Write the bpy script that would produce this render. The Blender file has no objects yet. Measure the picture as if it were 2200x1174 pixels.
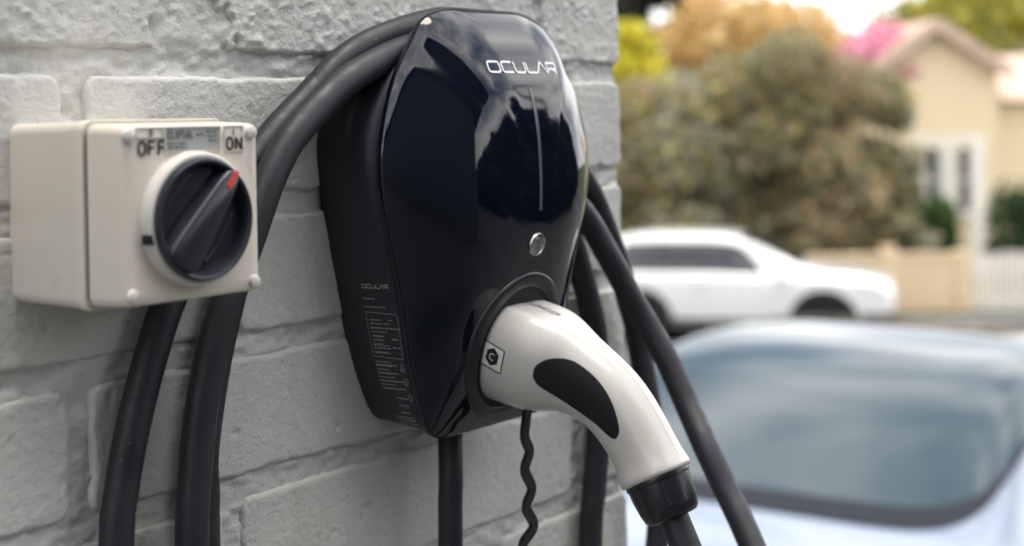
import bpy, bmesh, math, random
import numpy as np
from mathutils import Vector, Matrix
from mathutils.bvhtree import BVHTree

random.seed(7)
S = bpy.context.scene
COL = S.collection
R = math.radians

# ------------------------------------------------------------------ camera
TH = R(52.87)                       # angle between the brick wall and the picture plane
FWD = Vector((math.sin(TH), math.cos(TH), 0))
RGT = Vector((math.cos(TH), -math.sin(TH), 0))
UP = Vector((0, 0, 1))
CAMZ = 1.55
ROLL = 0.0192
cam = bpy.data.cameras.new('camera')
cam_o = bpy.data.objects.new('camera', cam)
COL.objects.link(cam_o)
cx_ = RGT * math.cos(ROLL) - UP * math.sin(ROLL)
cy_ = RGT * math.sin(ROLL) + UP * math.cos(ROLL)
m = Matrix((cx_, cy_, -FWD)).transposed().to_4x4()
m.translation = (0, 0, CAMZ)
cam_o.matrix_world = m
cam.sensor_width = 36
cam.lens = 3200 / 2200 * 36
cam.shift_y = -335.5 / 2200
cam.clip_start = 0.02
cam.clip_end = 800
cam.dof.use_dof = True
cam.dof.focus_distance = 0.90
cam.dof.aperture_fstop = 4.9
cam.dof.aperture_blades = 0
S.camera = cam_o

# ------------------------------------------------------------------ world, sun, exposure
SUN_AZ, SUN_EL = R(150), R(86)      # azimuth from +Y towards +X
sun_dir = Vector((math.sin(SUN_AZ) * math.cos(SUN_EL), math.cos(SUN_AZ) * math.cos(SUN_EL), math.sin(SUN_EL)))
W = bpy.data.worlds.new('World')
S.world = W
W.use_nodes = True
nt = W.node_tree
nt.nodes.clear()
L = nt.links.new
N = nt.nodes.new
wo = N('ShaderNodeOutputWorld'); bg = N('ShaderNodeBackground')
bg.inputs[1].default_value = 0.092
sky = N('ShaderNodeTexSky'); sky.sky_type = 'NISHITA'; sky.sun_disc = False
sky.sun_elevation = SUN_EL; sky.sun_rotation = SUN_AZ
sky.air_density = 1.0; sky.dust_density = 2.0
tc = N('ShaderNodeTexCoord')
mp = N('ShaderNodeMapping'); mp.inputs['Scale'].default_value = (1.6, 1.6, 3.6)
n1 = N('ShaderNodeTexNoise'); n1.inputs['Scale'].default_value = 1.25; n1.inputs['Detail'].default_value = 3; n1.inputs['Roughness'].default_value = 0.55
L(tc.outputs['Generated'], mp.inputs[0]); L(mp.outputs[0], n1.inputs['Vector'])
cr = N('ShaderNodeValToRGB'); cr.color_ramp.elements[0].position = 0.30; cr.color_ramp.elements[1].position = 0.55
L(n1.outputs['Fac'], cr.inputs[0])
n2 = N('ShaderNodeTexNoise'); n2.inputs['Scale'].default_value = 2.6; n2.inputs['Detail'].default_value = 3
L(mp.outputs[0], n2.inputs['Vector'])
cc = N('ShaderNodeValToRGB'); cc.color_ramp.elements[0].position = 0.35; cc.color_ramp.elements[1].position = 0.7
cc.color_ramp.elements[0].color = (8.5, 8.7, 9.4, 1); cc.color_ramp.elements[1].color = (21.0, 20.6, 20.0, 1)
L(n2.outputs['Fac'], cc.inputs[0])
mx = N('ShaderNodeMix'); mx.data_type = 'RGBA'
L(cr.outputs[0], mx.inputs[0]); L(sky.outputs[0], mx.inputs[6]); L(cc.outputs[0], mx.inputs[7])
L(mx.outputs[2], bg.inputs[0]); L(bg.outputs[0], wo.inputs[0])

sun = bpy.data.lights.new('sun', 'SUN')
sun.energy = 1.5; sun.angle = R(30); sun.color = (1.0, 0.91, 0.78)
sun_o = bpy.data.objects.new('sun', sun); COL.objects.link(sun_o)
sun_o.rotation_euler = sun_dir.to_track_quat('Z', 'Y').to_euler()
sun_o.location = (0, 0, 12)

S.view_settings.view_transform = 'Standard'
S.view_settings.look = 'None'
S.view_settings.gamma = 1
S.view_settings.use_curve_mapping = False
S.view_settings.exposure = 1.15
S.cycles.max_bounces = 8
S.cycles.use_denoising = True

# ------------------------------------------------------------------ helpers
YW = 0.68                            # wall face plane; "d" below is the distance in front of it

def P(x, d, z):
    return (x, YW - d, z)

def tag(o, label=None, cat=None, group=None, kind=None):
    if label: o['label'] = label
    if cat: o['category'] = cat
    if group: o['group'] = group
    if kind: o['kind'] = kind
    return o

def empty(name, loc, rz=0.0, label=None, cat=None, group=None):
    o = bpy.data.objects.new(name, None)
    o.empty_display_size = 0.05
    COL.objects.link(o); o.location = loc; o.rotation_euler = (0, 0, rz)
    return tag(o, label, cat, group)

def mk(name, v, f, mat, parent=None, smooth=True, world=True):
    """mesh object from world coordinates; kept at the same place when it gets a parent"""
    me = bpy.data.meshes.new(name)
    v = np.asarray(v, dtype=float)
    me.from_pydata([tuple(p) for p in v], [], [tuple(int(i) for i in q) for q in f])
    me.validate(); me.update()
    if smooth:
        me.polygons.foreach_set('use_smooth', [True] * len(me.polygons))
    o = bpy.data.objects.new(name, me)
    COL.objects.link(o)
    for mm in (mat if isinstance(mat, (list, tuple)) else [mat]):
        me.materials.append(mm)
    if parent:
        o.parent = parent
        if world:
            bpy.context.view_layer.update()
            o.matrix_parent_inverse = parent.matrix_world.inverted()
    return o

def sharp(o, ang=35):
    me = o.data
    bm = bmesh.new(); bm.from_mesh(me)
    for e in bm.edges:
        e.smooth = not (len(e.link_faces) == 2 and e.calc_face_angle(0) > R(ang))
    bm.to_mesh(me); bm.free()
    return o

def recalc(o):
    bm = bmesh.new(); bm.from_mesh(o.data)
    bmesh.ops.remove_doubles(bm, verts=bm.verts, dist=1e-6)
    bmesh.ops.recalc_face_normals(bm, faces=bm.faces)
    bm.to_mesh(o.data); bm.free()
    return o

def spline(xs, ys):
    """natural cubic spline"""
    xs = np.array(xs, float); ys = np.array(ys, float)
    o = np.argsort(xs); xs = xs[o]; ys = ys[o]
    n = len(xs); h = np.diff(xs)
    A = np.eye(n); b = np.zeros(n)
    for i in range(1, n - 1):
        A[i, i - 1] = h[i - 1]; A[i, i] = 2 * (h[i - 1] + h[i]); A[i, i + 1] = h[i]
        b[i] = 6 * ((ys[i + 1] - ys[i]) / h[i] - (ys[i] - ys[i - 1]) / h[i - 1])
    M = np.linalg.solve(A, b)
    def ev(x):
        x = np.clip(np.asarray(x, float), xs[0], xs[-1])
        i = np.clip(np.searchsorted(xs, x) - 1, 0, n - 2)
        t0 = xs[i + 1] - x; t1 = x - xs[i]; hh = h[i]
        return (M[i] * t0**3 + M[i + 1] * t1**3) / (6 * hh) + (ys[i] / hh - M[i] * hh / 6) * t0 + (ys[i + 1] / hh - M[i + 1] * hh / 6) * t1
    return ev

def catmull(pts, step):
    pts = [np.array(p, float) for p in pts]
    out = []
    n = len(pts)
    for i in range(n - 1):
        p0 = pts[i - 1] if i > 0 else 2 * pts[0] - pts[1]
        p1, p2 = pts[i], pts[i + 1]
        p3 = pts[i + 2] if i + 2 < n else 2 * pts[-1] - pts[-2]
        k = max(1, int(np.linalg.norm(p2 - p1) / step))
        for j in range(k):
            t = j / k
            out.append(0.5 * (2 * p1 + (p2 - p0) * t + (2 * p0 - 5 * p1 + 4 * p2 - p3) * t * t + (3 * p1 - p0 - 3 * p2 + p3) * t**3))
    out.append(pts[-1])
    return np.array(out)

def tube(name, pts, r, mat, parent=None, step=0.006, n=20, smooth_path=True, taper=None):
    c = catmull(pts, step) if smooth_path else np.array(pts, float)
    k = len(c)
    T = np.gradient(c, axis=0); T /= np.linalg.norm(T, axis=1)[:, None]
    a = np.array([0, 1, 0.]) if abs(T[0][1]) < 0.9 else np.array([1., 0, 0])
    nrm = np.cross(T[0], a); nrm /= np.linalg.norm(nrm)
    V = []
    for i in range(k):
        nrm = nrm - T[i] * (nrm @ T[i]); nrm /= np.linalg.norm(nrm)
        bn = np.cross(T[i], nrm)
        rr = r if taper is None else r * taper(i / (k - 1))
        for j in range(n):
            t = 2 * math.pi * j / n
            V.append(c[i] + rr * (nrm * math.cos(t) + bn * math.sin(t)))
    Fc = [(i * n + j, i * n + (j + 1) % n, (i + 1) * n + (j + 1) % n, (i + 1) * n + j) for i in range(k - 1) for j in range(n)]
    Fc += [tuple(range(n))[::-1], tuple((k - 1) * n + j for j in range(n))]
    return mk(name, V, Fc, mat, parent)

def loft(name, rings, mat, parent=None, caps=True, closed=True, sh=None):
    n = len(rings[0]); V = np.concatenate([np.asarray(r, float) for r in rings])
    Fc = []
    for i in range(len(rings) - 1):
        for j in range(n if closed else n - 1):
            j2 = (j + 1) % n
            Fc.append((i * n + j, i * n + j2, (i + 1) * n + j2, (i + 1) * n + j))
    if caps:
        Fc += [tuple(range(n))[::-1], tuple((len(rings) - 1) * n + j for j in range(n))]
    o = recalc(mk(name, V, Fc, mat, parent))
    if sh: sharp(o, sh)
    return o

def rrect(cx, cz, hw, hh, r, n=7):
    out = []
    for sx, sz, a0 in ((1, 1, 0), (-1, 1, 90), (-1, -1, 180), (1, -1, 270)):
        for i in range(n):
            a = R(a0 + 90 * i / (n - 1))
            out.append((cx + sx * (hw - r) + r * math.cos(a), cz + sz * (hh - r) + r * math.sin(a)))
    return out

def rr_loft(name, cx, cz, secs, mat, parent=None, sh=40):
    return loft(name, [[P(x, d, z) for x, z in rrect(cx, cz, hw, hh, r)] for d, hw, hh, r in secs], mat, parent, sh=sh)

def lathe(name, prof, origin, axis, mat, parent=None, n=48, sh=35, upv=(0, 0, 1)):
    """prof: (radius, distance along axis)"""
    a = Vector(axis).normalized(); u = Vector(upv); u = (u - a * u.dot(a)).normalized(); w = a.cross(u)
    o = Vector(origin)
    rings = [[tuple(o + a * h + (u * math.cos(2 * math.pi * j / n) + w * math.sin(2 * math.pi * j / n)) * max(r, 1e-5)) for j in range(n)] for r, h in prof]
    return loft(name, rings, mat, parent, sh=sh)

def box(name, c, s, mat, parent=None, rot=None, bevel=0.0):
    bm = bmesh.new(); bmesh.ops.create_cube(bm, size=1)
    bmesh.ops.scale(bm, vec=s, verts=bm.verts)
    if bevel: bmesh.ops.bevel(bm, geom=list(bm.edges), offset=bevel, segments=2, affect='EDGES', profile=0.5)
    if rot is not None: bmesh.ops.rotate(bm, matrix=rot, verts=bm.verts)
    bmesh.ops.translate(bm, vec=c, verts=bm.verts)
    v = [tuple(q.co) for q in bm.verts]; bm.verts.index_update()
    f = [tuple(q.index for q in p.verts) for p in bm.faces]; bm.free()
    return mk(name, v, f, mat, parent, smooth=False)

# numpy value noise
_rs = np.random.RandomState(3)
_T = _rs.rand(256, 256)
def vnoise(x, y):
    xi = np.floor(x).astype(int); yi = np.floor(y).astype(int)
    fx = x - xi; fy = y - yi
    fx = fx * fx * fx * (fx * (fx * 6 - 15) + 10); fy = fy * fy * fy * (fy * (fy * 6 - 15) + 10)
    g = lambda a, b: _T[a & 255, b & 255]
    return (g(xi, yi) * (1 - fx) + g(xi + 1, yi) * fx) * (1 - fy) + (g(xi, yi + 1) * (1 - fx) + g(xi + 1, yi + 1) * fx) * fy
def fbm(x, y, o=4, g=0.5):
    s = 0; a = 1; t = 0
    for k in range(o):
        s = s + a * vnoise(x * 2**k + 17.3 * k, y * 2**k + 9.1 * k); t += a; a *= g
    return s / t - 0.5

# ------------------------------------------------------------------ materials
def mat(name, col, rough=0.5, var=0.0, vscale=8, bump=0.0, bscale=60, bdetail=4, metal=0.0, coat=0.0, spec=0.5, col2=None, sss=0.0, rvar=0.0, bdist=0.001, trans=0.0):
    M = bpy.data.materials.new(name); M.use_nodes = True
    t = M.node_tree; b = t.nodes['Principled BSDF']
    b.inputs['Base Color'].default_value = (*col, 1)
    b.inputs['Roughness'].default_value = rough
    b.inputs['Metallic'].default_value = metal
    b.inputs['Coat Weight'].default_value = coat
    b.inputs['Coat Roughness'].default_value = 0.03
    b.inputs['Specular IOR Level'].default_value = spec
    b.inputs['Transmission Weight'].default_value = trans
    if sss:
        b.inputs['Subsurface Weight'].default_value = sss
        b.inputs['Subsurface Radius'].default_value = (0.004, 0.003, 0.002)
    tc = t.nodes.new('ShaderNodeTexCoord')
    if var or col2:
        n = t.nodes.new('ShaderNodeTexNoise'); n.inputs['Scale'].default_value = vscale; n.inputs['Detail'].default_value = 6
        t.links.new(tc.outputs['Object'], n.inputs['Vector'])
        r = t.nodes.new('ShaderNodeValToRGB')
        r.color_ramp.elements[0].position = 0.3; r.color_ramp.elements[1].position = 0.7
        c2 = col2 or tuple(min(1, c * (1 + var)) for c in col)
        c1 = col if col2 else tuple(c * (1 - var) for c in col)
        r.color_ramp.elements[0].color = (*c1, 1); r.color_ramp.elements[1].color = (*c2, 1)
        t.links.new(n.outputs['Fac'], r.inputs[0]); t.links.new(r.outputs[0], b.inputs['Base Color'])
    if rvar:
        n = t.nodes.new('ShaderNodeTexNoise'); n.inputs['Scale'].default_value = vscale * 3; n.inputs['Detail'].default_value = 6
        t.links.new(tc.outputs['Object'], n.inputs['Vector'])
        mr = t.nodes.new('ShaderNodeMapRange'); mr.inputs[1].default_value = 0.3; mr.inputs[2].default_value = 0.7
        mr.inputs[3].default_value = rough - rvar; mr.inputs[4].default_value = rough + rvar
        t.links.new(n.outputs['Fac'], mr.inputs[0]); t.links.new(mr.outputs[0], b.inputs['Roughness'])
    if bump:
        n = t.nodes.new('ShaderNodeTexNoise'); n.inputs['Scale'].default_value = bscale; n.inputs['Detail'].default_value = bdetail
        t.links.new(tc.outputs['Object'], n.inputs['Vector'])
        bp = t.nodes.new('ShaderNodeBump'); bp.inputs['Strength'].default_value = bump; bp.inputs['Distance'].default_value = bdist
        t.links.new(n.outputs['Fac'], bp.inputs['Height']); t.links.new(bp.outputs[0], b.inputs['Normal'])
    return M

def paint_wall_mat():
    M = mat('wall_paint', (0.40, 0.405, 0.39), 0.62, bump=0.0)
    t = M.node_tree; b = t.nodes['Principled BSDF']; Nn = t.nodes.new; l = t.links.new
    tc = t.nodes['Texture Coordinate']
    a = Nn('ShaderNodeTexNoise'); a.inputs['Scale'].default_value = 9; a.inputs['Detail'].default_value = 6
    l(tc.outputs['Object'], a.inputs['Vector'])
    r = Nn('ShaderNodeValToRGB'); e = r.color_ramp.elements
    e[0].position = .32; e[0].color = (.53, .54, .52, 1); e[1].position = .68; e[1].color = (.63, .63, .60, 1)
    l(a.outputs['Fac'], r.inputs[0])
    # bare brick and old pink-cream paint where the grey has flaked
    c = Nn('ShaderNodeTexNoise'); c.inputs['Scale'].default_value = 13; c.inputs['Detail'].default_value = 8; c.inputs['Roughness'].default_value = .65
    mp = Nn('ShaderNodeMapping'); mp.inputs['Location'].default_value = (3.1, 1.7, 5.2)
    l(tc.outputs['Object'], mp.inputs[0]); l(mp.outputs[0], c.inputs['Vector'])
    k = Nn('ShaderNodeMapRange'); k.inputs[1].default_value = .66; k.inputs[2].default_value = .74
    l(c.outputs['Fac'], k.inputs[0])
    # keep the wear near the left end where the paint is oldest
    sx = Nn('ShaderNodeSeparateXYZ'); l(tc.outputs['Object'], sx.inputs[0])
    kx = Nn('ShaderNodeMapRange'); kx.inputs[1].default_value = .75; kx.inputs[2].default_value = .45
    l(sx.outputs[0], kx.inputs[0])
    mu = Nn('ShaderNodeMath'); mu.operation = 'MULTIPLY'; l(k.outputs[0], mu.inputs[0]); l(kx.outputs[0], mu.inputs[1])
    m2 = Nn('ShaderNodeMix'); m2.data_type = 'RGBA'; l(mu.outputs[0], m2.inputs[0]); l(r.outputs[0], m2.inputs[6]); m2.inputs[7].default_value = (.50, .40, .36, 1)
    # rain streaks and grime with shapes of their own
    ms = Nn('ShaderNodeMapping'); ms.inputs['Scale'].default_value = (26, 26, 3.2); l(tc.outputs['Object'], ms.inputs[0])
    ns = Nn('ShaderNodeTexNoise'); ns.inputs['Scale'].default_value = 1.0; ns.inputs['Detail'].default_value = 7; ns.inputs['Roughness'].default_value = .6; l(ms.outputs[0], ns.inputs['Vector'])
    ks = Nn('ShaderNodeMapRange'); ks.inputs[1].default_value = .50; ks.inputs[2].default_value = .74; ks.inputs[4].default_value = .22; l(ns.outputs['Fac'], ks.inputs[0])
    m3 = Nn('ShaderNodeMix'); m3.data_type = 'RGBA'; l(ks.outputs[0], m3.inputs[0]); l(m2.outputs[2], m3.inputs[6]); m3.inputs[7].default_value = (.30, .285, .255, 1)
    npk = Nn('ShaderNodeTexNoise'); npk.inputs['Scale'].default_value = 170; npk.inputs['Detail'].default_value = 3; l(tc.outputs['Object'], npk.inputs['Vector'])
    kp = Nn('ShaderNodeMapRange'); kp.inputs[1].default_value = .70; kp.inputs[2].default_value = .76; kp.inputs[4].default_value = .6; l(npk.outputs['Fac'], kp.inputs[0])
    m4 = Nn('ShaderNodeMix'); m4.data_type = 'RGBA'; l(kp.outputs[0], m4.inputs[0]); l(m3.outputs[2], m4.inputs[6]); m4.inputs[7].default_value = (.22, .21, .20, 1)
    l(m4.outputs[2], b.inputs['Base Color'])
    f = Nn('ShaderNodeTexNoise'); f.inputs['Scale'].default_value = 620; f.inputs['Detail'].default_value = 5; f.inputs['Roughness'].default_value = .6
    g = Nn('ShaderNodeTexNoise'); g.inputs['Scale'].default_value = 210; g.inputs['Detail'].default_value = 3
    l(tc.outputs['Object'], f.inputs['Vector']); l(tc.outputs['Object'], g.inputs['Vector'])
    ad = Nn('ShaderNodeMath'); ad.operation = 'MULTIPLY_ADD'; ad.inputs[1].default_value = .7
    l(f.outputs['Fac'], ad.inputs[0]); l(g.outputs['Fac'], ad.inputs[2])
    bp = Nn('ShaderNodeBump'); bp.inputs['Strength'].default_value = .52; bp.inputs['Distance'].default_value = .0017
    l(ad.outputs[0], bp.inputs['Height']); l(bp.outputs[0], b.inputs['Normal'])
    return M

M_wall = paint_wall_mat()
M_gloss = mat('gloss_black', (0.003, 0.005, 0.012), 0.045, spec=0.5, rvar=0.025, vscale=9)
M_house = mat('satin_black', (0.020, 0.023, 0.032), 0.42, bump=0.25, bscale=1500, bdist=0.0003)
M_ring = mat('black_rubbery_plastic', (0.013, 0.014, 0.019), 0.33)
M_hole = mat('opening_shade', (0.004, 0.004, 0.005), 0.7)  # flat black stands in for the shade inside openings
M_led = mat('led_lens', (0.10, 0.11, 0.12), 0.25)
M_steel = mat('brushed_steel', (0.40, 0.40, 0.40), 0.25, metal=1.0)
M_steel2 = mat('dark_steel', (0.33, 0.34, 0.34), 0.3, metal=1.0)
M_logo = mat('white_print', (0.72, 0.75, 0.78), 0.4)
M_print = mat('grey_print', (0.36, 0.365, 0.37), 0.5)
M_cable = mat('cable_black', (0.015, 0.016, 0.023), 0.52, var=0.3, vscale=40, rvar=0.1, bump=0.3, bscale=500, bdist=0.0003)
M_white = mat('plug_white', (0.49, 0.478, 0.46), 0.24, sss=0.15, bump=0.05, bscale=900, bdist=0.0002, rvar=0.04)
M_grip = mat('grip_black', (0.007, 0.007, 0.010), 0.55, spec=.3, bump=0.4, bscale=700, bdist=0.0004)
M_nut = mat('nut_black', (0.009, 0.01, 0.015), 0.3)
M_ink = mat('black_ink', (0.01, 0.012, 0.012), 0.5)
M_paper = mat('sticker_white', (0.66, 0.66, 0.64), 0.4)
M_beige = mat('switch_beige', (0.70, 0.65, 0.565), 0.32, var=0.03, bump=0.05, bscale=600, bdist=0.0003, rvar=0.05)
M_beige2 = mat('switch_grey_face', (0.60, 0.59, 0.55), 0.35, var=0.02)
M_knob = mat('knob_charcoal', (0.020, 0.023, 0.032), 0.3)
M_red = mat('red_mark', (0.75, 0.06, 0.05), 0.4)
M_seal = mat('seal_dark', (0.02, 0.02, 0.02), 0.6)
M_label = mat('label_grey', (0.37, 0.385, 0.375), 0.35)
M_lettering = mat('moulded_lettering', (0.03, 0.033, 0.033), 0.5)

def ridged(M, scale, strength, dist, axis='Y'):
    t = M.node_tree; w = t.nodes.new('ShaderNodeTexWave'); w.bands_direction = axis; w.inputs['Scale'].default_value = scale; w.inputs['Distortion'].default_value = 0
    t.links.new(t.nodes['Texture Coordinate'].outputs['Object'], w.inputs['Vector'])
    bp = t.nodes.new('ShaderNodeBump'); bp.inputs['Strength'].default_value = strength; bp.inputs['Distance'].default_value = dist
    t.links.new(w.outputs['Fac'], bp.inputs['Height']); t.links.new(bp.outputs[0], t.nodes['Principled BSDF'].inputs['Normal'])
ridged(M_grip, 170, .25, .0003)
def speckle(M, col, scale, lo, hi):
    t = M.node_tree; b = t.nodes['Principled BSDF']; n = t.nodes.new('ShaderNodeTexNoise'); n.inputs['Scale'].default_value = scale; n.inputs['Detail'].default_value = 3
    t.links.new(t.nodes['Texture Coordinate'].outputs['Object'], n.inputs['Vector'])
    k = t.nodes.new('ShaderNodeMapRange'); k.inputs[1].default_value = lo; k.inputs[2].default_value = hi; t.links.new(n.outputs['Fac'], k.inputs[0])
    mx = t.nodes.new('ShaderNodeMix'); mx.data_type = 'RGBA'; t.links.new(k.outputs[0], mx.inputs[0])
    src = b.inputs['Base Color'].links[0].from_socket if b.inputs['Base Color'].links else None
    if src: t.links.new(src, mx.inputs[6])
    else: mx.inputs[6].default_value = b.inputs['Base Color'].default_value
    mx.inputs[7].default_value = (*col, 1); t.links.new(mx.outputs[2], b.inputs['Base Color'])
speckle(M_cable, (.14, .13, .12), 320, .70, .78)
speckle(M_beige, (.36, .32, .27), 90, .74, .80)

# ------------------------------------------------------------------ ground (falls away from the wall to the street)
def gh(Z):
    return float(np.interp(Z, [-60, 1.5, 2.1, 3.6, 4.2, 9, 19, 21, 400], [0, 0, -.12, -.60, -.68, -.88, -1.95, -2.02, -2.02]))
def bgp(X, Z, h):
    v = RGT * X + FWD * Z
    return (v.x, v.y, h)
BGROT = -TH                          # local x = RGT, local y = FWD

M_grass = mat('grass', (0.045, 0.07, 0.02), 0.9, col2=(0.10, 0.11, 0.04), vscale=3, bump=0.6, bscale=30, bdist=0.03)
M_conc = mat('concrete', (0.14, 0.135, 0.13), 0.85, var=0.15, vscale=2, bump=0.3, bscale=80, bdist=0.003)
M_asph = mat('asphalt', (0.06, 0.06, 0.062), 0.85, var=0.25, vscale=3, bump=0.4, bscale=120, bdist=0.004)
M_drive = mat('driveway_shaded', (0.075, 0.075, 0.075), 0.85, var=0.2, vscale=2, bump=0.3, bscale=80, bdist=0.003)  # ground shade put into a dark base colour, dims bounce and reflections
M_kerb = mat('kerb_concrete', (0.33, 0.32, 0.30), 0.8, var=0.1)

def sheet(name, X0, X1, nx, Zs, off, material, bend=0.0):
    Xs = np.linspace(X0, X1, nx)
    V = [bgp(X, Z, gh(Z) + off) for Z in Zs for X in Xs]
    F_ = [(i * nx + j, i * nx + j + 1, (i + 1) * nx + j + 1, (i + 1) * nx + j) for i in range(len(Zs) - 1) for j in range(nx - 1)]
    return tag(mk(name, V, F_, material), kind='structure')
Zall = sorted(set([-60, -20, -8, -3, 0, 1.5, 2.1, 3, 3.6, 4.2, 5, 6, 7.5, 9, 12, 15, 18.2, 19, 20, 21, 24.4, 26, 30, 40, 60, 120, 400]))
sheet('ground', -200, 200, 25, Zall, 0, M_grass)
sheet('driveway', -9, 16, 12, [-9, -3, 0, 1.5, 2.1, 3, 3.6, 4.2, 5, 6, 7.5, 9, 12, 15, 18.4], .006, M_drive)  # widened behind the camera as dark ground for the charger's reflection
sheet('road', -90, 90, 20, [18.4, 19, 20, 21, 24.7], .006, M_asph)
sheet('footpath', -90, 90, 20, [24.9, 25.35], .012, M_conc)
def long_box(name, X0, X1, Z0, Z1, h0, h1, material, parent=None):
    c = bgp((X0 + X1) / 2, (Z0 + Z1) / 2, (h0 + h1) / 2)
    return box(name, c, (X1 - X0, Z1 - Z0, h1 - h0), material, parent, rot=Matrix.Rotation(BGROT, 3, 'Z'))
tag(long_box('kerb', -90, 90, 24.7, 24.86, -2.10, -1.91, M_kerb), kind='structure')

# ------------------------------------------------------------------ the painted brick wall
XE = 1.0492                          # free end of the wall
ZA = 1.5787; CH = 0.0855             # top edge of the course beside the logo; course height
JT = 0.0125; BL = 0.364              # joint, brick module
wall = empty('brick_wall', (0.3, YW + .125, 0), 0,
             'grey painted brick wall with recessed mortar joints carrying switch and charger', 'wall')
PH = {0: 0.572, 1: 0.5035, 2: 0.612}  # first perpend of each kind of course
VX0, VX1, VZ0, VZ1 = 0.34, XE, 1.03, 1.70

def brick_h(X, Z, xa, xb, za, zb, k, rough):
    wob = fbm(X * 70 + 3 * k, Z * 70 + k, 4) * 0.0045
    e = np.minimum(np.minimum(X - xa, xb - X), np.minimum(Z - za, zb - Z))
    # rounder corners
    dx = np.minimum(X - xa, xb - X); dz = np.minimum(Z - za, zb - Z); rc = .010
    cor = rc - np.sqrt(np.clip(rc - dx, 0, None)**2 + np.clip(rc - dz, 0, None)**2)
    e = np.where((dx < rc) & (dz < rc), cor, e) + wob - .0012
    r = .0028
    ee = np.clip(e, 0, r)
    h = -(r - np.sqrt(np.clip(r * r - (r - ee)**2, 0, None)))
    h = np.where(e < 0, -r + e * 2.6, h)
    h = np.maximum(h, -.013)
    h += fbm(X * 11 + k, Z * 11, 2) * .0011
    h += fbm(X * 60, Z * 80 + k, 3) * .0008 * (.5 + rough)
    bl = fbm(X * 260 + 5 * k, Z * 300, 2)
    h += np.clip(bl - .06, 0, .3) * .0030 * (0.25 + rough)
    clump = np.clip(fbm(X * 34 + 2 * k, Z * 46, 3) * 5 + .15, 0, 1)
    b2 = fbm(X * 150 + 9 * k, Z * 190, 3)
    h += np.clip(b2 - .05, 0, .25) * .0075 * rough * clump
    pit = fbm(X * 120 - 4 * k, Z * 120 + 7, 2)
    h -= np.clip(pit - .32, 0, .2) * .010
    return h

def heightfield(name, xs, zs, H, material, parent):
    nx, nz = len(xs), len(zs)
    X, Z = np.meshgrid(xs, zs)
    V = np.stack([X, YW - H, Z], -1).reshape(-1, 3)
    idx = np.arange(nx * nz).reshape(nz, nx)
    F_ = np.stack([idx[:-1, :-1], idx[:-1, 1:], idx[1:, 1:], idx[1:, :-1]], -1).reshape(-1, 4)
    me = bpy.data.meshes.new(name)
    me.vertices.add(len(V)); me.vertices.foreach_set('co', V.ravel())
    me.loops.add(F_.size); me.loops.foreach_set('vertex_index', F_.ravel())
    me.polygons.add(len(F_)); me.polygons.foreach_set('loop_start', np.arange(0, F_.size, 4)); me.polygons.foreach_set('loop_total', np.full(len(F_), 4))
    me.polygons.foreach_set('use_smooth', np.ones(len(F_), bool))
    me.update(calc_edges=True); me.validate()
    me.materials.append(material)
    o = bpy.data.objects.new(name, me); COL.objects.link(o)
    o.parent = parent
    bpy.context.view_layer.update(); o.matrix_parent_inverse = parent.matrix_world.inverted()
    return o

far_boxes = []
def course_bricks(c):
    zt = ZA - (c - 1) * CH                   # course 1 has its top edge at ZA
    za, zb = zt - CH + JT, zt
    ph = PH[0] if c == 0 else (PH[1] if c % 2 else PH[2])
    edges = [XE]; x = ph
    while x + BL < XE - .03: x += BL
    while x > -3.0:
        edges.append(x); x -= BL
    edges.append(-3.0)
    for a, b in zip(edges[1:], edges[:-1]):
        xa, xb = a + JT / 2, b - (JT / 2 if b != XE else 0)
        if b == XE: xb = XE - .0005 * (c % 3)
        yield xa, xb, za, zb
ST = 0.0017
for c in range(-12, 19):
    for xa, xb, za, zb in course_bricks(c):
        if zb < .02: continue
        if xb > VX0 and zb > VZ0 and za < VZ1:
            xs = np.linspace(xa - .001, xb + (.001 if xb < XE - .01 else 0), max(3, int((xb - xa) / ST)))
            zs = np.linspace(za - .001, zb + .001, int(CH / ST))
            X, Z = np.meshgrid(xs, zs)
            rough = .72 if c == 0 else (0.5 if c <= -1 else 0.12)
            xb2 = xb if xb < XE - .01 else xb + .001
            H = brick_h(X, Z, xa, xb2, za, zb, c * 3 + (xa > .5), rough)
            if c == 0:                       # the spalled corner and its ragged lip
                q = ((X - (PH[0] + .016)) / .034)**2 + ((Z - (za + .004)) / .036)**2 + fbm(X * 120, Z * 120, 3) * .9
                k = np.clip((1.0 - q) * 4, 0, 1)
                H = H * (1 - k) + (-.0055 + fbm(X * 160, Z * 160, 4) * .006) * k
            heightfield('brick', xs, zs, H, M_wall, wall)
        else:
            far_boxes.append((xa, xb, za, zb))
# mortar bed seen between the bricks
xs = np.arange(VX0 - .36, XE - .004, .0019); zs = np.arange(VZ0 - .1, VZ1 + .06, .0019)
X, Z = np.meshgrid(xs, zs)
H = -.0032 + fbm(X * 30, Z * 80, 4) * .0046 + fbm(X * 150, Z * 210, 3) * .0026 + np.clip(fbm(X * 50 + 8, Z * 120, 3) - .10, 0, .3) * .012
heightfield('mortar', xs, zs, np.minimum(H, -.0015), M_wall, wall)
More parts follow.
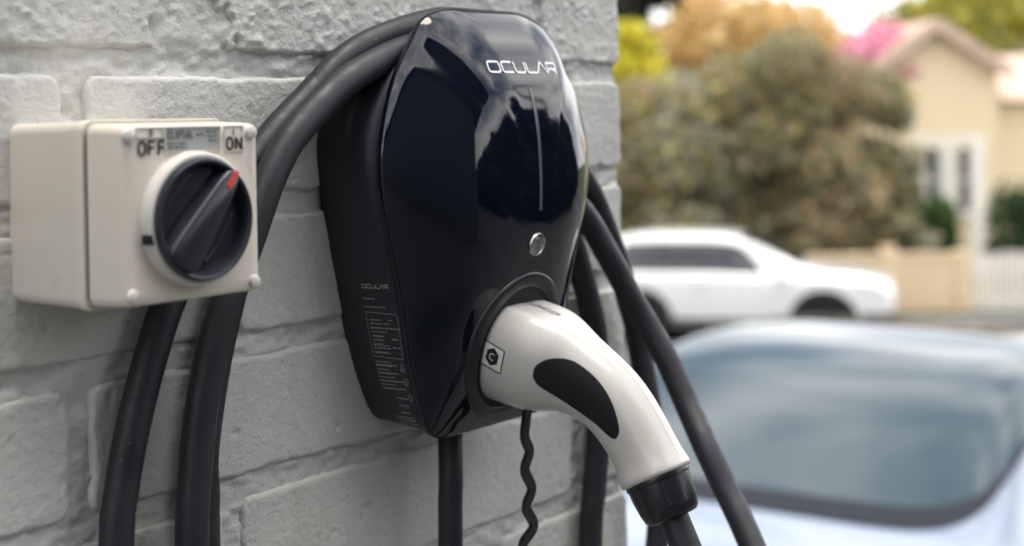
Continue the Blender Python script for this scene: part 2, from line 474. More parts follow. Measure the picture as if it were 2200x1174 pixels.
# body of the wall behind, and the bricks outside the picture
box('wall_core', ((XE - 3.0) / 2 - .004, YW + .125 + .009, 1.31), (XE + 3.0 - .008, .232, 2.62), M_wall, wall)
V = []; Fc = []
for xa, xb, za, zb in far_boxes:
    b0 = len(V)
    for y in (YW + .012, YW):
        g = 0 if y > YW else .003
        V += [(xa + g, y, za + g), (xb - g, y, za + g), (xb - g, y, zb - g), (xa + g, y, zb - g)]
    Fc += [(b0 + 4, b0 + 5, b0 + 6, b0 + 7)] + [(b0 + i, b0 + (i + 1) % 4, b0 + 4 + (i + 1) % 4, b0 + 4 + i) for i in range(4)]
tag(mk('outer_bricks', V, Fc, M_wall, wall, smooth=False), kind='stuff')

# ------------------------------------------------------------------ lettering: stroke glyphs laid on surfaces
def arc(cx, cy, rx, ry, a0, a1, n=7):
    return [(cx + rx * math.cos(R(a0 + (a1 - a0) * i / n)), cy + ry * math.sin(R(a0 + (a1 - a0) * i / n))) for i in range(n + 1)]
Gl = {   # wide technical capitals in a 1.0 x 0.62 box
    'O': [arc(.82, .44, .18, .18, 0, 90) + arc(.18, .44, .18, .18, 90, 180) + arc(.18, .18, .18, .18, 180, 270) + arc(.82, .18, .18, .18, 270, 360) + [(1, .44)]],
    'C': [[(1, .62)] + arc(.18, .44, .18, .18, 90, 180) + arc(.18, .18, .18, .18, 180, 270) + [(1, 0)]],
    'U': [[(0, .62)] + arc(.18, .18, .18, .18, 180, 270) + arc(.82, .18, .18, .18, 270, 360) + [(1, .62)]],
    'L': [[(0, .62)] + arc(.12, .12, .12, .12, 180, 270) + [(.95, 0)]],
    'A': [[(-.02, 0), (.42, .62), (.58, .62), (1.02, 0)]],
    'R': [[(0, 0), (0, .62)] + arc(.85, .47, .15, .15, 90, 0) + arc(.85, .39, .15, .15, 0, -90) + [(.1, .24)], [(.55, .24), (1, 0)]],
}
Gn = {   # plain capitals in a 0.62 x 1 box
    'O': [arc(.31, .5, .31, .5, 90, 450, 24)],
    'F': [[(0, 0), (0, 1), (.55, 1)], [(0, .52), (.48, .52)]],
    'N': [[(0, 0), (0, 1), (.62, 0), (.62, 1)]],
    'I': [[(.05, 0), (.05, 1)]],
    'C': [arc(.36, .5, .36, .5, 50, 310, 18)],
    'L': [[(0, 1), (0, 0), (.5, 0)]],
    'P': [[(0, 0), (0, 1)] + arc(.32, .75, .25, .25, 90, -90) + [(0, .5)]],
    'S': [arc(.3, .75, .28, .25, 50, 270, 12) + arc(.3, .25, .28, .25, 90, -130, 12)],
    'A': [[(0, 0), (.31, 1), (.62, 0)], [(.13, .38), (.49, .38)]],
}
def word(text, glyphs, adv, size, skip={}):
    out = []; x = 0
    for ch in text:
        for st in glyphs[ch]:
            out.append([((x + p[0]) * size, p[1] * size) for p in st])
        x += skip.get(ch, adv)
    w = (x - adv + 1) * size
    return out, w

def ribbons(strokes, width, place, seg):
    """flat strokes (u,v) -> thin ribbon mesh; place(u, v) gives the 3D point"""
    V = []; Fc = []
    for st in strokes:
        pts = []
        for a, b in zip(st[:-1], st[1:]):
            k = max(1, int(math.dist(a, b) / seg))
            pts += [(a[0] + (b[0] - a[0]) * i / k, a[1] + (b[1] - a[1]) * i / k) for i in range(k)]
        pts.append(st[-1])
        p = np.array(pts); n = len(p)
        if n < 2: continue
        t = np.gradient(p, axis=0); ln = np.linalg.norm(t, axis=1); ln[ln == 0] = 1; t /= ln[:, None]
        nr = np.stack([-t[:, 1], t[:, 0]], 1) * width / 2
        ok = []
        for q, s in zip(p, nr):
            ok.append((place(*(q + s)), place(*(q - s))))
        last = None
        for a, b in ok:
            if a is None or b is None: last = None; continue
            V += [a, b]
            if last is not None: Fc.append((last, last + 1, len(V) - 1, len(V) - 2))
            last = len(V) - 2
    return V, Fc

def bvh_of(o):
    bpy.context.view_layer.update()
    M_ = o.matrix_world
    return BVHTree.FromPolygons([M_ @ v.co for v in o.data.vertices], [tuple(p.vertices) for p in o.data.polygons])

def patch(name, poly, place, material, parent, seg=0.0012):
    """polygon (u,v) filled with a fine grid and laid on a surface"""
    us = [p[0] for p in poly]; vs = [p[1] for p in poly]
    bm = bmesh.new()
    vv = [bm.verts.new((u, v, 0)) for u, v in poly]
    bm.faces.new(vv)
    for ax in (0, 1):
        lo, hi = (min(us), max(us)) if ax == 0 else (min(vs), max(vs))
        n = int((hi - lo) / seg)
        for i in range(1, n):
            co = [0, 0, 0]; no = [0, 0, 0]; co[ax] = lo + (hi - lo) * i / n; no[ax] = 1
            bmesh.ops.bisect_plane(bm, geom=list(bm.verts) + list(bm.edges) + list(bm.faces), plane_co=co, plane_no=no)
    bmesh.ops.triangulate(bm, faces=bm.faces)
    bm.verts.index_update()
    pts = [place(v.co.x, v.co.y) for v in bm.verts]
    f = [tuple(v.index for v in p.verts) for p in bm.faces if all(pts[v.index] is not None for v in p.verts)]
    bm.free()
    pts = [p if p is not None else (0, 0, 0) for p in pts]
    used = sorted({i for q in f for i in q}); mp_ = {a: b for b, a in enumerate(used)}
    return mk(name, [pts[i] for i in used], [tuple(mp_[i] for i in q) for q in f], material, parent)

# ------------------------------------------------------------------ the charger
X0 = 0.802
chg = empty('car_charger', P(X0, 0, 1.34), 0, 'glossy black wall charger with shield-shaped front and white plug inserted', 'charger')
RIM = 0.053
wz = spline([1.6228, 1.6185, 1.606, 1.589, 1.565, 1.540, 1.515, 1.4935, 1.461, 1.418, 1.372, 1.352, 1.3435, 1.3405],
            [.036, .0555, .0720, .0845, .0978, .1057, .1083, .1055, .0970, .0868, .0768, .0715, .066, .0555])
dbase = spline([1.6228, 1.56, 1.52, 1.488, 1.4646, 1.443, 1.40, 1.36, 1.3405], [.0935, .0950, .0955, .0948, .0915, .0866, .0785, .0735, .0715])
ZT, ZB, ZC = 1.6228, 1.3405, 1.50
def outline(wf, zt, zb, n=72):
    zs = zb + (zt - zb) * (0.5 - 0.5 * np.cos(np.linspace(0, math.pi, n)))
    right = [(X0 + max(float(wf(z)), .004), z) for z in zs]
    return right + [(2 * X0 - x, z) for x, z in right[::-1]]
def polar(ol, n=220):
    """closed outline -> radius at n even angles about the middle, softened"""
    p = np.array(ol + [ol[0]]); q = []
    for a, b in zip(p[:-1], p[1:]):
        k = max(2, int(np.linalg.norm(b - a) / .0006)); q += [a + (b - a) * t for t in np.linspace(0, 1, k, endpoint=False)]
    q = np.array(q) - np.array([X0, ZC]); th = np.arctan2(q[:, 1], q[:, 0]); r = np.hypot(q[:, 0], q[:, 1])
    o = np.argsort(th); th = th[o]; r = r[o]
    an = np.linspace(-math.pi, math.pi, n, endpoint=False)
    rr = np.interp(an, np.concatenate([th - 2 * math.pi, th, th + 2 * math.pi]), np.tile(r, 3))
    for _ in range(5): rr = (np.roll(rr, 1) + 2 * rr + np.roll(rr, -1)) / 4
    return an, rr
ANG, RAD = polar(outline(wz, ZT, ZB))
def front(x, z):
    x = np.asarray(x, float); z = np.asarray(z, float)
    th = np.arctan2(z - ZC, x - X0); r = np.hypot(x - X0, z - ZC)
    Rr = np.interp(th, np.append(ANG, math.pi), np.append(RAD, RAD[0]))
    u = np.clip(r / Rr, 0, 1)
    return RIM + (dbase(np.clip(z, ZB, ZT)) - RIM) * np.clip(1 - u**3.0, 0, 1)**0.88
ss = np.concatenate([np.linspace(.02, .9, 44), 1 - .1 * np.cos(np.linspace(0, math.pi / 2, 14)[1:])])
V = [P(X0, float(front(X0, ZC)), ZC)]
for q in ss:
    xs_ = X0 + q * RAD * np.cos(ANG); zs_ = ZC + q * RAD * np.sin(ANG)
    ds_ = front(xs_, zs_) if q < .9999 else np.full(len(ANG), RIM)
    V += [P(x, float(d), z) for x, d, z in zip(xs_, ds_, zs_)]
nA = len(ANG)
Fc = [(0, 1 + j, 1 + (j + 1) % nA) for j in range(nA)]
Fc += [(1 + i * nA + j, 1 + (i + 1) * nA + j, 1 + (i + 1) * nA + (j + 1) % nA, 1 + i * nA + (j + 1) % nA) for i in range(len(ss) - 1) for j in range(nA)]
cover = recalc(mk('front_cover', V, Fc, M_gloss, chg))
def shrink(ol, k):
    zc = 1.48
    return [(X0 + (x - X0) * (1 - k / .1), zc + (z - zc) * (1 - k / .14)) for x, z in ol]
orim = [(X0 + r * math.cos(a), ZC + r * math.sin(a)) for a, r in zip(ANG, RAD)]
loft('cover_edge', [[P(x, d, z) for x, z in shrink(orim, k)] for d, k in ((RIM, 0), (.0518, -.0007), (.0500, -.0010), (.0480, -.0007), (.0468, .0002), (.0465, .004))], M_gloss, chg, caps=False)
wb = spline([1.592, 1.588, 1.578, 1.562, 1.540, 1.51, 1.483, 1.45, 1.415, 1.38, 1.358, 1.349, 1.345], [.05, .07, .092, .106, .1125, .111, .1062, .0985, .0904, .0795, .0700, .062, .05])
_a, _r = polar(outline(wb, 1.592, 1.345))
oback = [(X0 + r * math.cos(a), ZC + r * math.sin(a)) for a, r in zip(_a, _r)]
omid = [((a[0] * .35 + b[0] * .65), (a[1] * .35 + b[1] * .65)) for a, b in zip(shrink(orim, .003), oback)]
ofr = shrink(orim, .0022)
housing = loft('housing', [[P(x, d, z) for x, z in o] for d, o in ((-.001, oback), (.004, oback), (.018, [((a[0] * .3 + b[0] * .7), (a[1] * .3 + b[1] * .7)) for a, b in zip(ofr, oback)]), (.034, [((a[0] * .7 + b[0] * .3), (a[1] * .7 + b[1] * .3)) for a, b in zip(ofr, oback)]), (.0465, ofr))], M_house, chg)
bv_cover = bvh_of(cover); bv_house = bvh_of(housing)
def on_front(off=.0004):
    def f(u, v):
        hit = bv_cover.ray_cast(Vector((u, 0.2, v)), Vector((0, 1, 0)))
        if hit[0] is None: return None
        n = hit[1] if hit[1].y < 0 else -hit[1]
        return tuple(hit[0] + n * off)
    return f
def on_side(bv, off=.0003):
    """u = distance from the wall, v = height; seen from the switch side"""
    def f(u, v):
        hit = bv.ray_cast(Vector((0.5, YW - u, v)), Vector((1, 0, 0)))
        if hit[0] is None: return None
        n = hit[1] if hit[1].x < 0 else -hit[1]
        return tuple(hit[0] + n * off)
    return f
# logo on the front
st, w = word('OCULAR', Gl, 1.22, 0.0111, {'L': 1.02, 'A': 1.12})
of = on_front()
strokes = [[(X0 - .0372 + u, 1.5795 + v) for u, v in s] for s in st]
V, Fc = ribbons(strokes, .00135, of, .0012)
mk('front_logo', V, Fc, M_logo, chg)
# LED strip
V, Fc = ribbons([[(X0 + .0002, 1.4875), (X0 + .0002, 1.5690)]], .0027, on_front(.0003), .002)
led = mk('light_strip', V, Fc, M_led, chg)
for s in (-1, 1):
    V, Fc = ribbons([[(X0 + .0002 + s * .00165, 1.487), (X0 + .0002 + s * .00165, 1.5695)]], .0005, on_front(.00045), .002)
    mk('strip_edge', V, Fc, M_ring, led)
# push button
def fnormal(x, z):
    e = .002
    dx = float(front(x + e, z) - front(x - e, z)) / (2 * e); dz = float(front(x, z + e) - front(x, z - e)) / (2 * e)
    return Vector((-dx, -1, -dz)).normalized()
bn = fnormal(X0, 1.4646); bo = Vector(P(X0, float(front(X0, 1.4646)), 1.4646))
btn = lathe('push_button', [(.0080, -.002), (.0080, .0010), (.0076, .0016), (.0064, .0019), (.0061, .0014), (.0060, .0004)], bo, bn, M_steel, chg)
lathe('button_cap', [(.0059, -.001), (.0059, .0010), (.0054, .0015), (.003, .0016), (1e-5, .0016)], bo, bn, M_steel2, btn)
bu = (UP - bn * UP.dot(bn)).normalized(); bw = bn.cross(bu)
sym = []
for a in (55, 125, 235, 305):
    sym.append([(math.cos(R(a)) * .0006, math.sin(R(a)) * .0006), (math.cos(R(a)) * .0042, math.sin(R(a)) * .0042)])
V, Fc = ribbons(sym, .00055, lambda u, v: tuple(bo + bw * -u + bu * v + bn * .0018), .002)
mk('button_symbol', V, Fc, M_seal, btn)
# socket surround: raised ring following the face
ZS = 1.3895
def ring_surface(name, prof, material, parent, n=72, sx=1.0, sz=1.0, zc=1.3945):
    V = []
    for rho, h in prof:
        for j in range(n):
            a = 2 * math.pi * j / n
            x = X0 + rho * math.cos(a) * sx; z = zc + rho * math.sin(a) * sz
            zz = min(max(z, ZB + .004), ZT)
            xx = min(max(x, X0 - float(wz(zz)) * .93), X0 + float(wz(zz)) * .93)
            V.append(P(x, float(front(xx, zz)) + h, z))
    Fc = [(i * n + j, i * n + (j + 1) % n, (i + 1) * n + (j + 1) % n, (i + 1) * n + j) for i in range(len(prof) - 1) for j in range(n)]
    return recalc(mk(name, V, Fc, material, parent))
sock = ring_surface('socket_surround', [(.0515, -.0015), (.0510, .0009), (.0498, .0017), (.0470, .0021), (.0430, .0023), (.0416, .0017), (.0409, 0), (.0406, -.006)], M_ring, chg, sx=.97)
ring_surface('gap_shade_ring', [(.0412, .0006), (.036, .0006), (.030, .0006)], M_hole, sock)  # flat black ring painted as the dark gap around the plug, nothing cut
# print on the left flank
_side = on_side(bv_house)
side = lambda u, v: _side(.0195 + (u - .0215) * .74, v)
st, w = word('OCULAR', Gl, 1.22, 0.0039, {'L': 1.02, 'A': 1.12})
V, Fc = ribbons([[(.0225 + u, 1.4415 + v) for u, v in s] for s in st], .0006, side, .001)
mk('flank_logo', V, Fc, mat('flank_logo_print', (0.42, 0.42, 0.43), .5), chg)
rnd = random.Random(5)
rows = []
def textrow(u0, u1, v, h):
    u = u0
    while u < u1:
        l = rnd.uniform(.0012, .0042)
        rows.append([(u, v), (min(u + l, u1), v)]); u += l + rnd.uniform(.0005, .0011)
for v, u0, u1 in ((1.4345, .021, .033), (1.4290, .021, .043), (1.4205, .0245, .036), (1.4205, .043, .047), (1.4150, .024, .054), (1.4095, .0255, .036), (1.4080, .0445, .051),
                  (1.4035, .0245, .041), (1.4025, .0445, .053), (1.3985, .0245, .041), (1.3905, .0225, .046), (1.3850, .0225, .045), (1.3797, .0225, .049), (1.3745, .0225, .050),
                  (1.3680, .036, .048), (1.3630, .036, .047), (1.3580, .036, .047)):
    textrow(u0, u1, v, .001)
for v in np.arange(1.4180, 1.397, -.0027): textrow(.0245, rnd.uniform(.034, .044), float(v), .001)
for v in np.arange(1.3925, 1.372, -.0026): textrow(.0225, rnd.uniform(.036, .047), float(v), .001)
for v in (1.3545, 1.3525, 1.350): textrow(.026, .05, v, .001)
V, Fc = ribbons(rows, .00062, side, .0015)
V2, F2 = ribbons([[(.0215, 1.4255), (.0535, 1.4245), (.0535, 1.3952), (.0215, 1.3960), (.0215, 1.4255)]], .00035, side, .0015)
mk('rating_text', list(V) + list(V2), list(Fc) + [tuple(i + len(V) for i in q) for q in F2], M_print, chg)
sy = [[(.0485, 1.3865), (.0510, 1.3925), (.0535, 1.3865)], [(.0497, 1.3865), (.051, 1.389), (.0523, 1.3865)],
      arc(.0518, 1.3800, .0022, .0026, 120, 400, 12), [(.0500, 1.3772), (.0535, 1.3822)], arc(.0518, 1.3690, .0019, .0023, 0, 360, 16)]
V, Fc = ribbons(sy, .0004, side, .001)
mk('approval_marks', V, Fc, M_print, chg)

# ------------------------------------------------------------------ the plug
plug = empty('charging_plug', P(X0, .06, ZS), 0, 'white curved charging plug with black side grip pushed into the charger', 'plug')
def plug_ring(c, ax, a, b, n=56, pw=2.4, flat=0.0):
    """ring across the handle: a in the plane of the curve, b sideways"""
    ax = Vector((0, -ax[0], ax[1])).normalized()      # (d,z) -> world
    sd = Vector((1, 0, 0)); upv = sd.cross(ax)
    if upv.z < 0: upv = -upv
    o = Vector(P(X0, c[0], c[1])); out = []
    for j in range(n):
        t = 2 * math.pi * j / n
        cs, sn = math.cos(t), math.sin(t)
        u = math.copysign(abs(cs)**(2 / pw), cs) * b; v = math.copysign(abs(sn)**(2 / pw), sn) * a
        if flat and v > a * flat: v = a * flat + (v - a * flat) * .12
        out.append(tuple(o + sd * u + upv * v))
    return out
cs = [((.050, 1.3985), (1, -.20), .0362, .0350, 2.2, .86), ((.070, 1.3945), (1, -.20), .0366, .0354, 2.2, .86), ((.088, 1.3908), (1, -.21), .0362, .0350, 2.2, .86), ((.097, 1.3888), (1, -.23), .0352, .0340, 2.2, .87),
      ((.105, 1.3868), (1, -.27), .0332, .0318, 2.2, .89), ((.114, 1.3838), (1, -.34), .0302, .0280, 2.2, .94), ((.123, 1.3805), (1, -.44), .0272, .0242, 2.2, 1), ((.134, 1.3755), (1, -.57), .0250, .0220, 2.2, 1),
      ((.146, 1.3685), (1, -.75), .0234, .0206, 2.2, 1), ((.1565, 1.3592), (.95, -1), .0224, .0197, 2.2, 1), ((.1655, 1.3482), (.8, -1.1), .0217, .0192, 2.2, 1),
      ((.1725, 1.3378), (.65, -1.1), .0214, .0192, 2.2, 1), ((.1770, 1.3302), (.56, -1.1), .0219, .0199, 2.2, 1), ((.1795, 1.3256), (.54, -1.1), .0227, .0209, 2.2, 1), ((.1810, 1.3230), (.54, -1.1), .0229, .0212, 2.2, 1)]
# dense interpolation of the sections
par = list(range(len(cs)))
cols = [spline(par, [c[0][0] for c in cs]), spline(par, [c[0][1] for c in cs]), spline(par, [math.atan2(c[1][1], c[1][0]) for c in cs]), spline(par, [c[2] for c in cs]), spline(par, [c[3] for c in cs])]
rings = []
for q in np.linspace(0, len(cs) - 1, 90):
    i = int(min(q, len(cs) - 2)); f = q - i
    fl = cs[i][5] * (1 - f) + cs[i + 1][5] * f
    an = float(cols[2](q))
    rings.append(plug_ring((float(cols[0](q)), float(cols[1](q))), (math.cos(an), math.sin(an)), float(cols[3](q)), float(cols[4](q)), flat=fl if fl < .995 else 0))
axE = (.54, -1.1)
def along(c, k):
    l = math.hypot(*axE); return (c[0] + axE[0] / l * k, c[1] + axE[1] / l * k)
cE = cs[-1][0]
rings += [plug_ring(along(cE, .0016), axE, .0226, .0209), plug_ring(along(cE, .0024), axE, .0215, .0198), plug_ring(along(cE, .0026), axE, .019, .0175)]
body = loft('plug_body', rings, M_white, plug)
nut = loft('cable_nut', [plug_ring(along(cE, k), axE, a, a * .95, pw=2.05) for k, a in ((.0015, .0190), (.0024, .0214), (.0040, .0216), (.0052, .0214), (.0054, .0207), (.012, .0205), (.0215, .0192), (.0262, .0180), (.0285, .0160), (.0292, .0130))], M_nut, plug, sh=50)
for j in range(10):
    a = 2 * math.pi * j / 10
    ax = Vector((0, -axE[0], axE[1])).normalized(); sd = Vector((1, 0, 0)); uv = sd.cross(ax)
    r0 = sd * math.cos(a) + uv * math.sin(a); tg = ax.cross(r0)
    o = Vector(P(X0, *along(cE, .0128)))
    V = []
    for k, rr in ((-.007, .0197), (.0085, .0186)):
        for s, h in ((-.0016, 0), (-.0009, .0009), (.0009, .0009), (.0016, 0)):
            V.append(tuple(o + ax * k + r0 * (rr + h) + tg * s))
    mk('rib', V, [(0, 1, 5, 4), (1, 2, 6, 5), (2, 3, 7, 6), (0, 3, 2, 1), (4, 5, 6, 7)], M_nut, nut, smooth=False)
bv_plug = bvh_of(body)
gp = [(0.1088, 1.3825), (0.1112, 1.3890), (0.1195, 1.3935), (0.1316, 1.393), (0.1441, 1.3864), (0.1545, 1.3776), (0.162, 1.3666), (0.1662, 1.3539), (0.1651, 1.3485), (0.1609, 1.3472), (0.1487, 1.3549), (0.1346, 1.3623), (0.1195, 1.3708), (0.1113, 1.3768)]
gpoly = [tuple(p) for p in catmull(gp + [gp[0]], .0015)][:-1]
pl = on_side(bv_plug, .0006)
patch('side_grip', gpoly, pl, M_grip, plug, .0013)
gr = catmull(gp + [gp[0]], .001)
V, Fc = ribbons([[tuple(p) for p in gr]], .0012, on_side(bv_plug, .00015), .001)
mk('grip_groove', V, Fc, M_seal, plug)
# parting line on the back of the handle
def on_top(bv, off=.0002):
    def f(u, v):   # u = distance from wall, v = sideways
        hit = bv.ray_cast(Vector((X0 + v, YW - u, 1.6)), Vector((0, 0, -1)))
        if hit[0] is None: return None
        n = hit[1] if hit[1].z > 0 else -hit[1]
        return tuple(hit[0] + n * off)
    return f
V, Fc = ribbons([[(.112, -.0006), (.199, -.0006)]], .00045, on_top(bv_plug, .0001), .001)
mk('parting_line', V, Fc, mat('seam_shadow', (.33, .31, .29), .5), plug)
# sticker with the hexagon C
sq = [(0.0742, 1.4040), (0.0896, 1.3975), (0.0856, 1.3828), (0.0692, 1.3893)]
p3 = on_side(bv_plug, .00025)
stick = patch('letter_sticker', sq, p3, M_paper, plug, .001)
p4 = on_side(bv_plug, .00045)
V, Fc = ribbons([sq + [sq[0]]], .0007, p4, .001)
mk('sticker_border', V, Fc, M_ink, stick)
hc = np.mean(np.array(sq), 0); e1 = (np.array(sq[1]) - np.array(sq[0])) / 2; e2 = (np.array(sq[0]) - np.array(sq[3])) / 2
hx = [tuple(hc + e1 * .68 * math.cos(R(30 + 60 * i)) + e2 * .78 * math.sin(R(30 + 60 * i))) for i in range(6)]
patch('hexagon', hx, p4, M_ink, stick, .001)
cl = [tuple(hc + e1 * .24 * math.cos(R(a)) + e2 * .28 * math.sin(R(a))) for a in range(45, 320, 15)]
V, Fc = ribbons([cl], .0006, on_side(bv_plug, .0006), .0008)
mk('letter', V, Fc, M_logo, stick)
# small print on the flat top
tp = on_top(bv_plug, .0002)
rnd = random.Random(9)
st = []
gl = list('OCUOARCUOA'); x = .0
for i, ch in enumerate(gl):
    for s in Gl[ch]:
        st.append([(.0785 + (x + p[0]) * .0024, -.001 + p[1] * .0085) for p in s])
    x += 1.25
V, Fc = ribbons(st, .0008, tp, .0008)
mk('top_lettering', V, Fc, mat('top_ink', (.09, .09, .09), .5), plug)
rows = []
textrow(.080, .106, -.0045, .001); textrow(.076, .100, -.0085, .001); textrow(.073, .084, -.0125, .001); textrow(.088, .100, -.0125, .001)
V, Fc = ribbons(rows, .0006, tp, .001)
V2, F2 = ribbons([[(.108, .0075), (.074, .0075), (.069, -.0155), (.103, -.0155)]], .0004, tp, .001)
mk('top_small_print', list(V) + list(V2), list(Fc) + [tuple(i + len(V) for i in q) for q in F2], mat('top_ink_pale', (.40, .39, .38), .5), plug)

# dust cap strap that hangs from the socket
zz = [(.8028, 1.3600), (.8026, 1.3500), (.7996, 1.3348), (.8051, 1.3244), (.7989, 1.3131), (.8069, 1.2989), (.7997, 1.2879), (.8082, 1.2734), (.7947, 1.2629), (.806, 1.250), (.797, 1.238), (.803, 1.226)]
V = []; hw = .0034
zz = [tuple(p) for p in catmull([np.array(p) for p in zz], .0022)]
_z = np.array(zz); _z[1:-1] = (_z[:-2] + 2 * _z[1:-1] + _z[2:]) / 4; zz = [tuple(p) for p in _z]
pz = np.array(zz); tg = np.gradient(pz, axis=0); tg /= np.linalg.norm(tg, axis=1)[:, None]
for (x, z), t in zip(zz, tg):
    nn = np.array([-t[1], t[0]]) * hw
    for s, d in ((1, .0815), (1, .0785), (-1, .0785), (-1, .0815)):
        V.append(P(x + nn[0] * s, d, z + nn[1] * s))
Fc = []
for i in range(len(zz) - 1):
    for j in range(4):
        Fc.append((i * 4 + j, i * 4 + (j + 1) % 4, i * 4 + 4 + (j + 1) % 4, i * 4 + 4 + j))
Fc += [(0, 1, 2, 3), tuple(len(V) - 4 + j for j in range(4))]
strap = recalc(mk('dust_cap_strap', V, Fc, M_ring, None, smooth=False))
tag(strap, 'thin black zigzag strap hanging below the white plug', 'strap')

# ------------------------------------------------------------------ cables
CR = 0.0096
A = [(0.7560,0.014,1.6015),(0.7102,0.014,1.5880),(0.6841,0.014,1.5760),(0.6676,0.014,1.5640),(0.6480,0.014,1.5500),(0.6324,0.014,1.5371),(0.6115,0.014,1.5174),(0.5899,0.013,1.4938),(0.5682,0.013,1.4684),(0.5534,0.013,1.4461),(0.5402,0.013,1.4163),(0.5273,0.014,1.3823),(0.5192,0.014,1.3505),(0.5140,0.015,1.3203)]
B = [(0.7404,0.035,1.5960),(0.6996,0.036,1.5830),(0.6759,0.036,1.5720),(0.6572,0.036,1.5601),(0.6409,0.036,1.5478),(0.6297,0.036,1.5385),(0.6171,0.036,1.5223),(0.6073,0.036,1.5055),(0.5986,0.035,1.4856),(0.5825,0.032,1.4493),(0.5712,0.030,1.4186),(0.5635,0.028,1.3826),(0.5585,0.028,1.3468),(0.5559,0.028,1.3123)]
C_ = [(0.760,.025,1.612),(0.700,.018,1.590),(0.655,.012,1.545),(0.618,.0105,1.480),(0.594,.0105,1.42),(0.5798,0.011,1.3617),(0.5795,0.011,1.3347),(0.5791,0.011,1.3040)]
R1 = [(0.9453,0.020,1.5173),(0.9681,0.020,1.4946),(0.9826,0.020,1.4754),(0.9971,0.020,1.4521),(1.0113,0.020,1.4285),(1.0229,0.020,1.4008),(1.0340,0.020,1.3767),(1.0375,0.025,1.3384),(1.0404,0.030,1.3002),(1.0456,0.030,1.2457),(1.0445,0.030,1.1946)]
R2 = [(0.9228,0.035,1.4899),(0.9350,0.037,1.4769),(0.9477,0.040,1.4612),(0.9539,0.045,1.4466),(0.9651,0.050,1.4268),(0.9701,0.055,1.4122),(0.9797,0.065,1.3880),(0.9829,0.080,1.3625),(0.9805,0.100,1.3273),(0.9707,0.120,1.3018),(0.9667,0.140,1.2710),(0.9585,0.160,1.2455)]
R3 = [(0.9529,0.012,1.4589),(0.9606,0.012,1.4437),(0.9708,0.012,1.4207),(0.9805,0.012,1.3976),(0.9865,0.012,1.3783),(0.9906,0.012,1.3442),(0.9910,0.012,1.3143),(0.9873,0.012,1.2852),(0.9807,0.012,1.2494),(0.9741,0.012,1.2088)]
low = lambda x, d, z: (x, d, z)
# one long cable: from the nut down, up the far right strand, over the housing, round and round
plug_out = [(X0, *along(cE, k)) for k in (.02, .05, .085)]
path = plug_out + [(.804, .262, 1.17), (.808, .295, 1.06), (.825, .315, .96), (.857, .31, .93), (.892, .28, 1.0), (.918, .243, 1.10), (.938, .205, 1.18)]
path += R2[::-1] + [(.895, .036, 1.535), (.86, .036, 1.585), (.80, .035, 1.607)]
path += B + [(.556, .028, 1.20), (.575, .028, .95), (.66, .025, .70), (.78, .02, .62), (.90, .02, .72), (.98, .03, .95)]
path += R1[::-1] + [(.915, .016, 1.555), (.87, .014, 1.592), (.81, .013, 1.608)]
path += A + [(.512, .015, 1.20), (.53, .015, .95), (.63, .012, .66), (.77, .012, .56), (.90, .012, .70), (.96, .012, 1.0)]
path += R3[::-1] + [(.935, .0115, 1.500), (.912, .012, 1.56), (.86, .02, 1.604), (.81, .024, 1.617)]
path += C_ + [(.582, .011, 1.15), (.61, .011, .95), (.69, .011, .82), (.76, .012, .90), (.775, .02, 1.0)]
cable = tube('charging_cable', [P(*p) for p in path], CR, M_cable, None, step=.008, n=20)
tag(cable, 'thick black charging cable coiled around the charger and joined to the white plug', 'cable')
sup = empty('supply_conduit', P(.781, .03, .02), 0, 'straight black conduit dropping from the bottom of the charger', 'conduit')
tube('pipe', [P(.7822, .030, 1.352), P(.7815, .030, 1.30), P(.7795, .030, 1.24), P(.779, .030, .9), P(.779, .030, .01)], .0084, M_cable, sup, step=.03)
lathe('gland', [(.0125, 0), (.0125, .006), (.011, .009), (.0098, .013)], P(.7822, .030, 1.351), (0, 0, -1), M_ring, sup, n=24)

# ------------------------------------------------------------------ the isolator switch
SX, SZ = 0.5082, 1.5045
sw = empty('isolator_switch', P(SX, 0, SZ - .046), 0, 'beige isolator switch box with dark rotary knob turned to ON', 'switch')
base = rr_loft('base_box', SX, SZ, [(-.002, .0455, .0465, .006), (.004, .0458, .0468, .006), (.052, .0462, .0472, .006), (.055, .0470, .0478, .006), (.0605, .0471, .0479, .006), (.0618, .0466, .0474, .006), (.0618, .040, .040, .005)], M_beige, sw)
rr_loft('gasket', SX, SZ, [(.0612, .0445, .0448, .005), (.0645, .0445, .0448, .005)], M_seal, sw)
lid = rr_loft('lid', SX - .001, SZ + .0003, [(.0640, .0440, .0445, .005), (.0652, .0452, .0456, .0055), (.068, .0452, .0456, .0055), (.0890, .0444, .0446, .0050), (.0908, .0438, .0440, .0046), (.0916, .0428, .0430, .004), (.0917, .038, .038, .003)], [M_beige], sw)
FD = .0917
for x, z in ((.4662, 1.5441), (.5466, 1.5446), (.4672, 1.4655), (.5472, 1.4651)):
    lathe('screw_cap', [(.0036, -.001), (.0036, .0010), (.0031, .0018), (.0018, .0023), (1e-5, .0024)], P(x, FD, z), (0, -1, 0), M_beige2, lid, n=24)
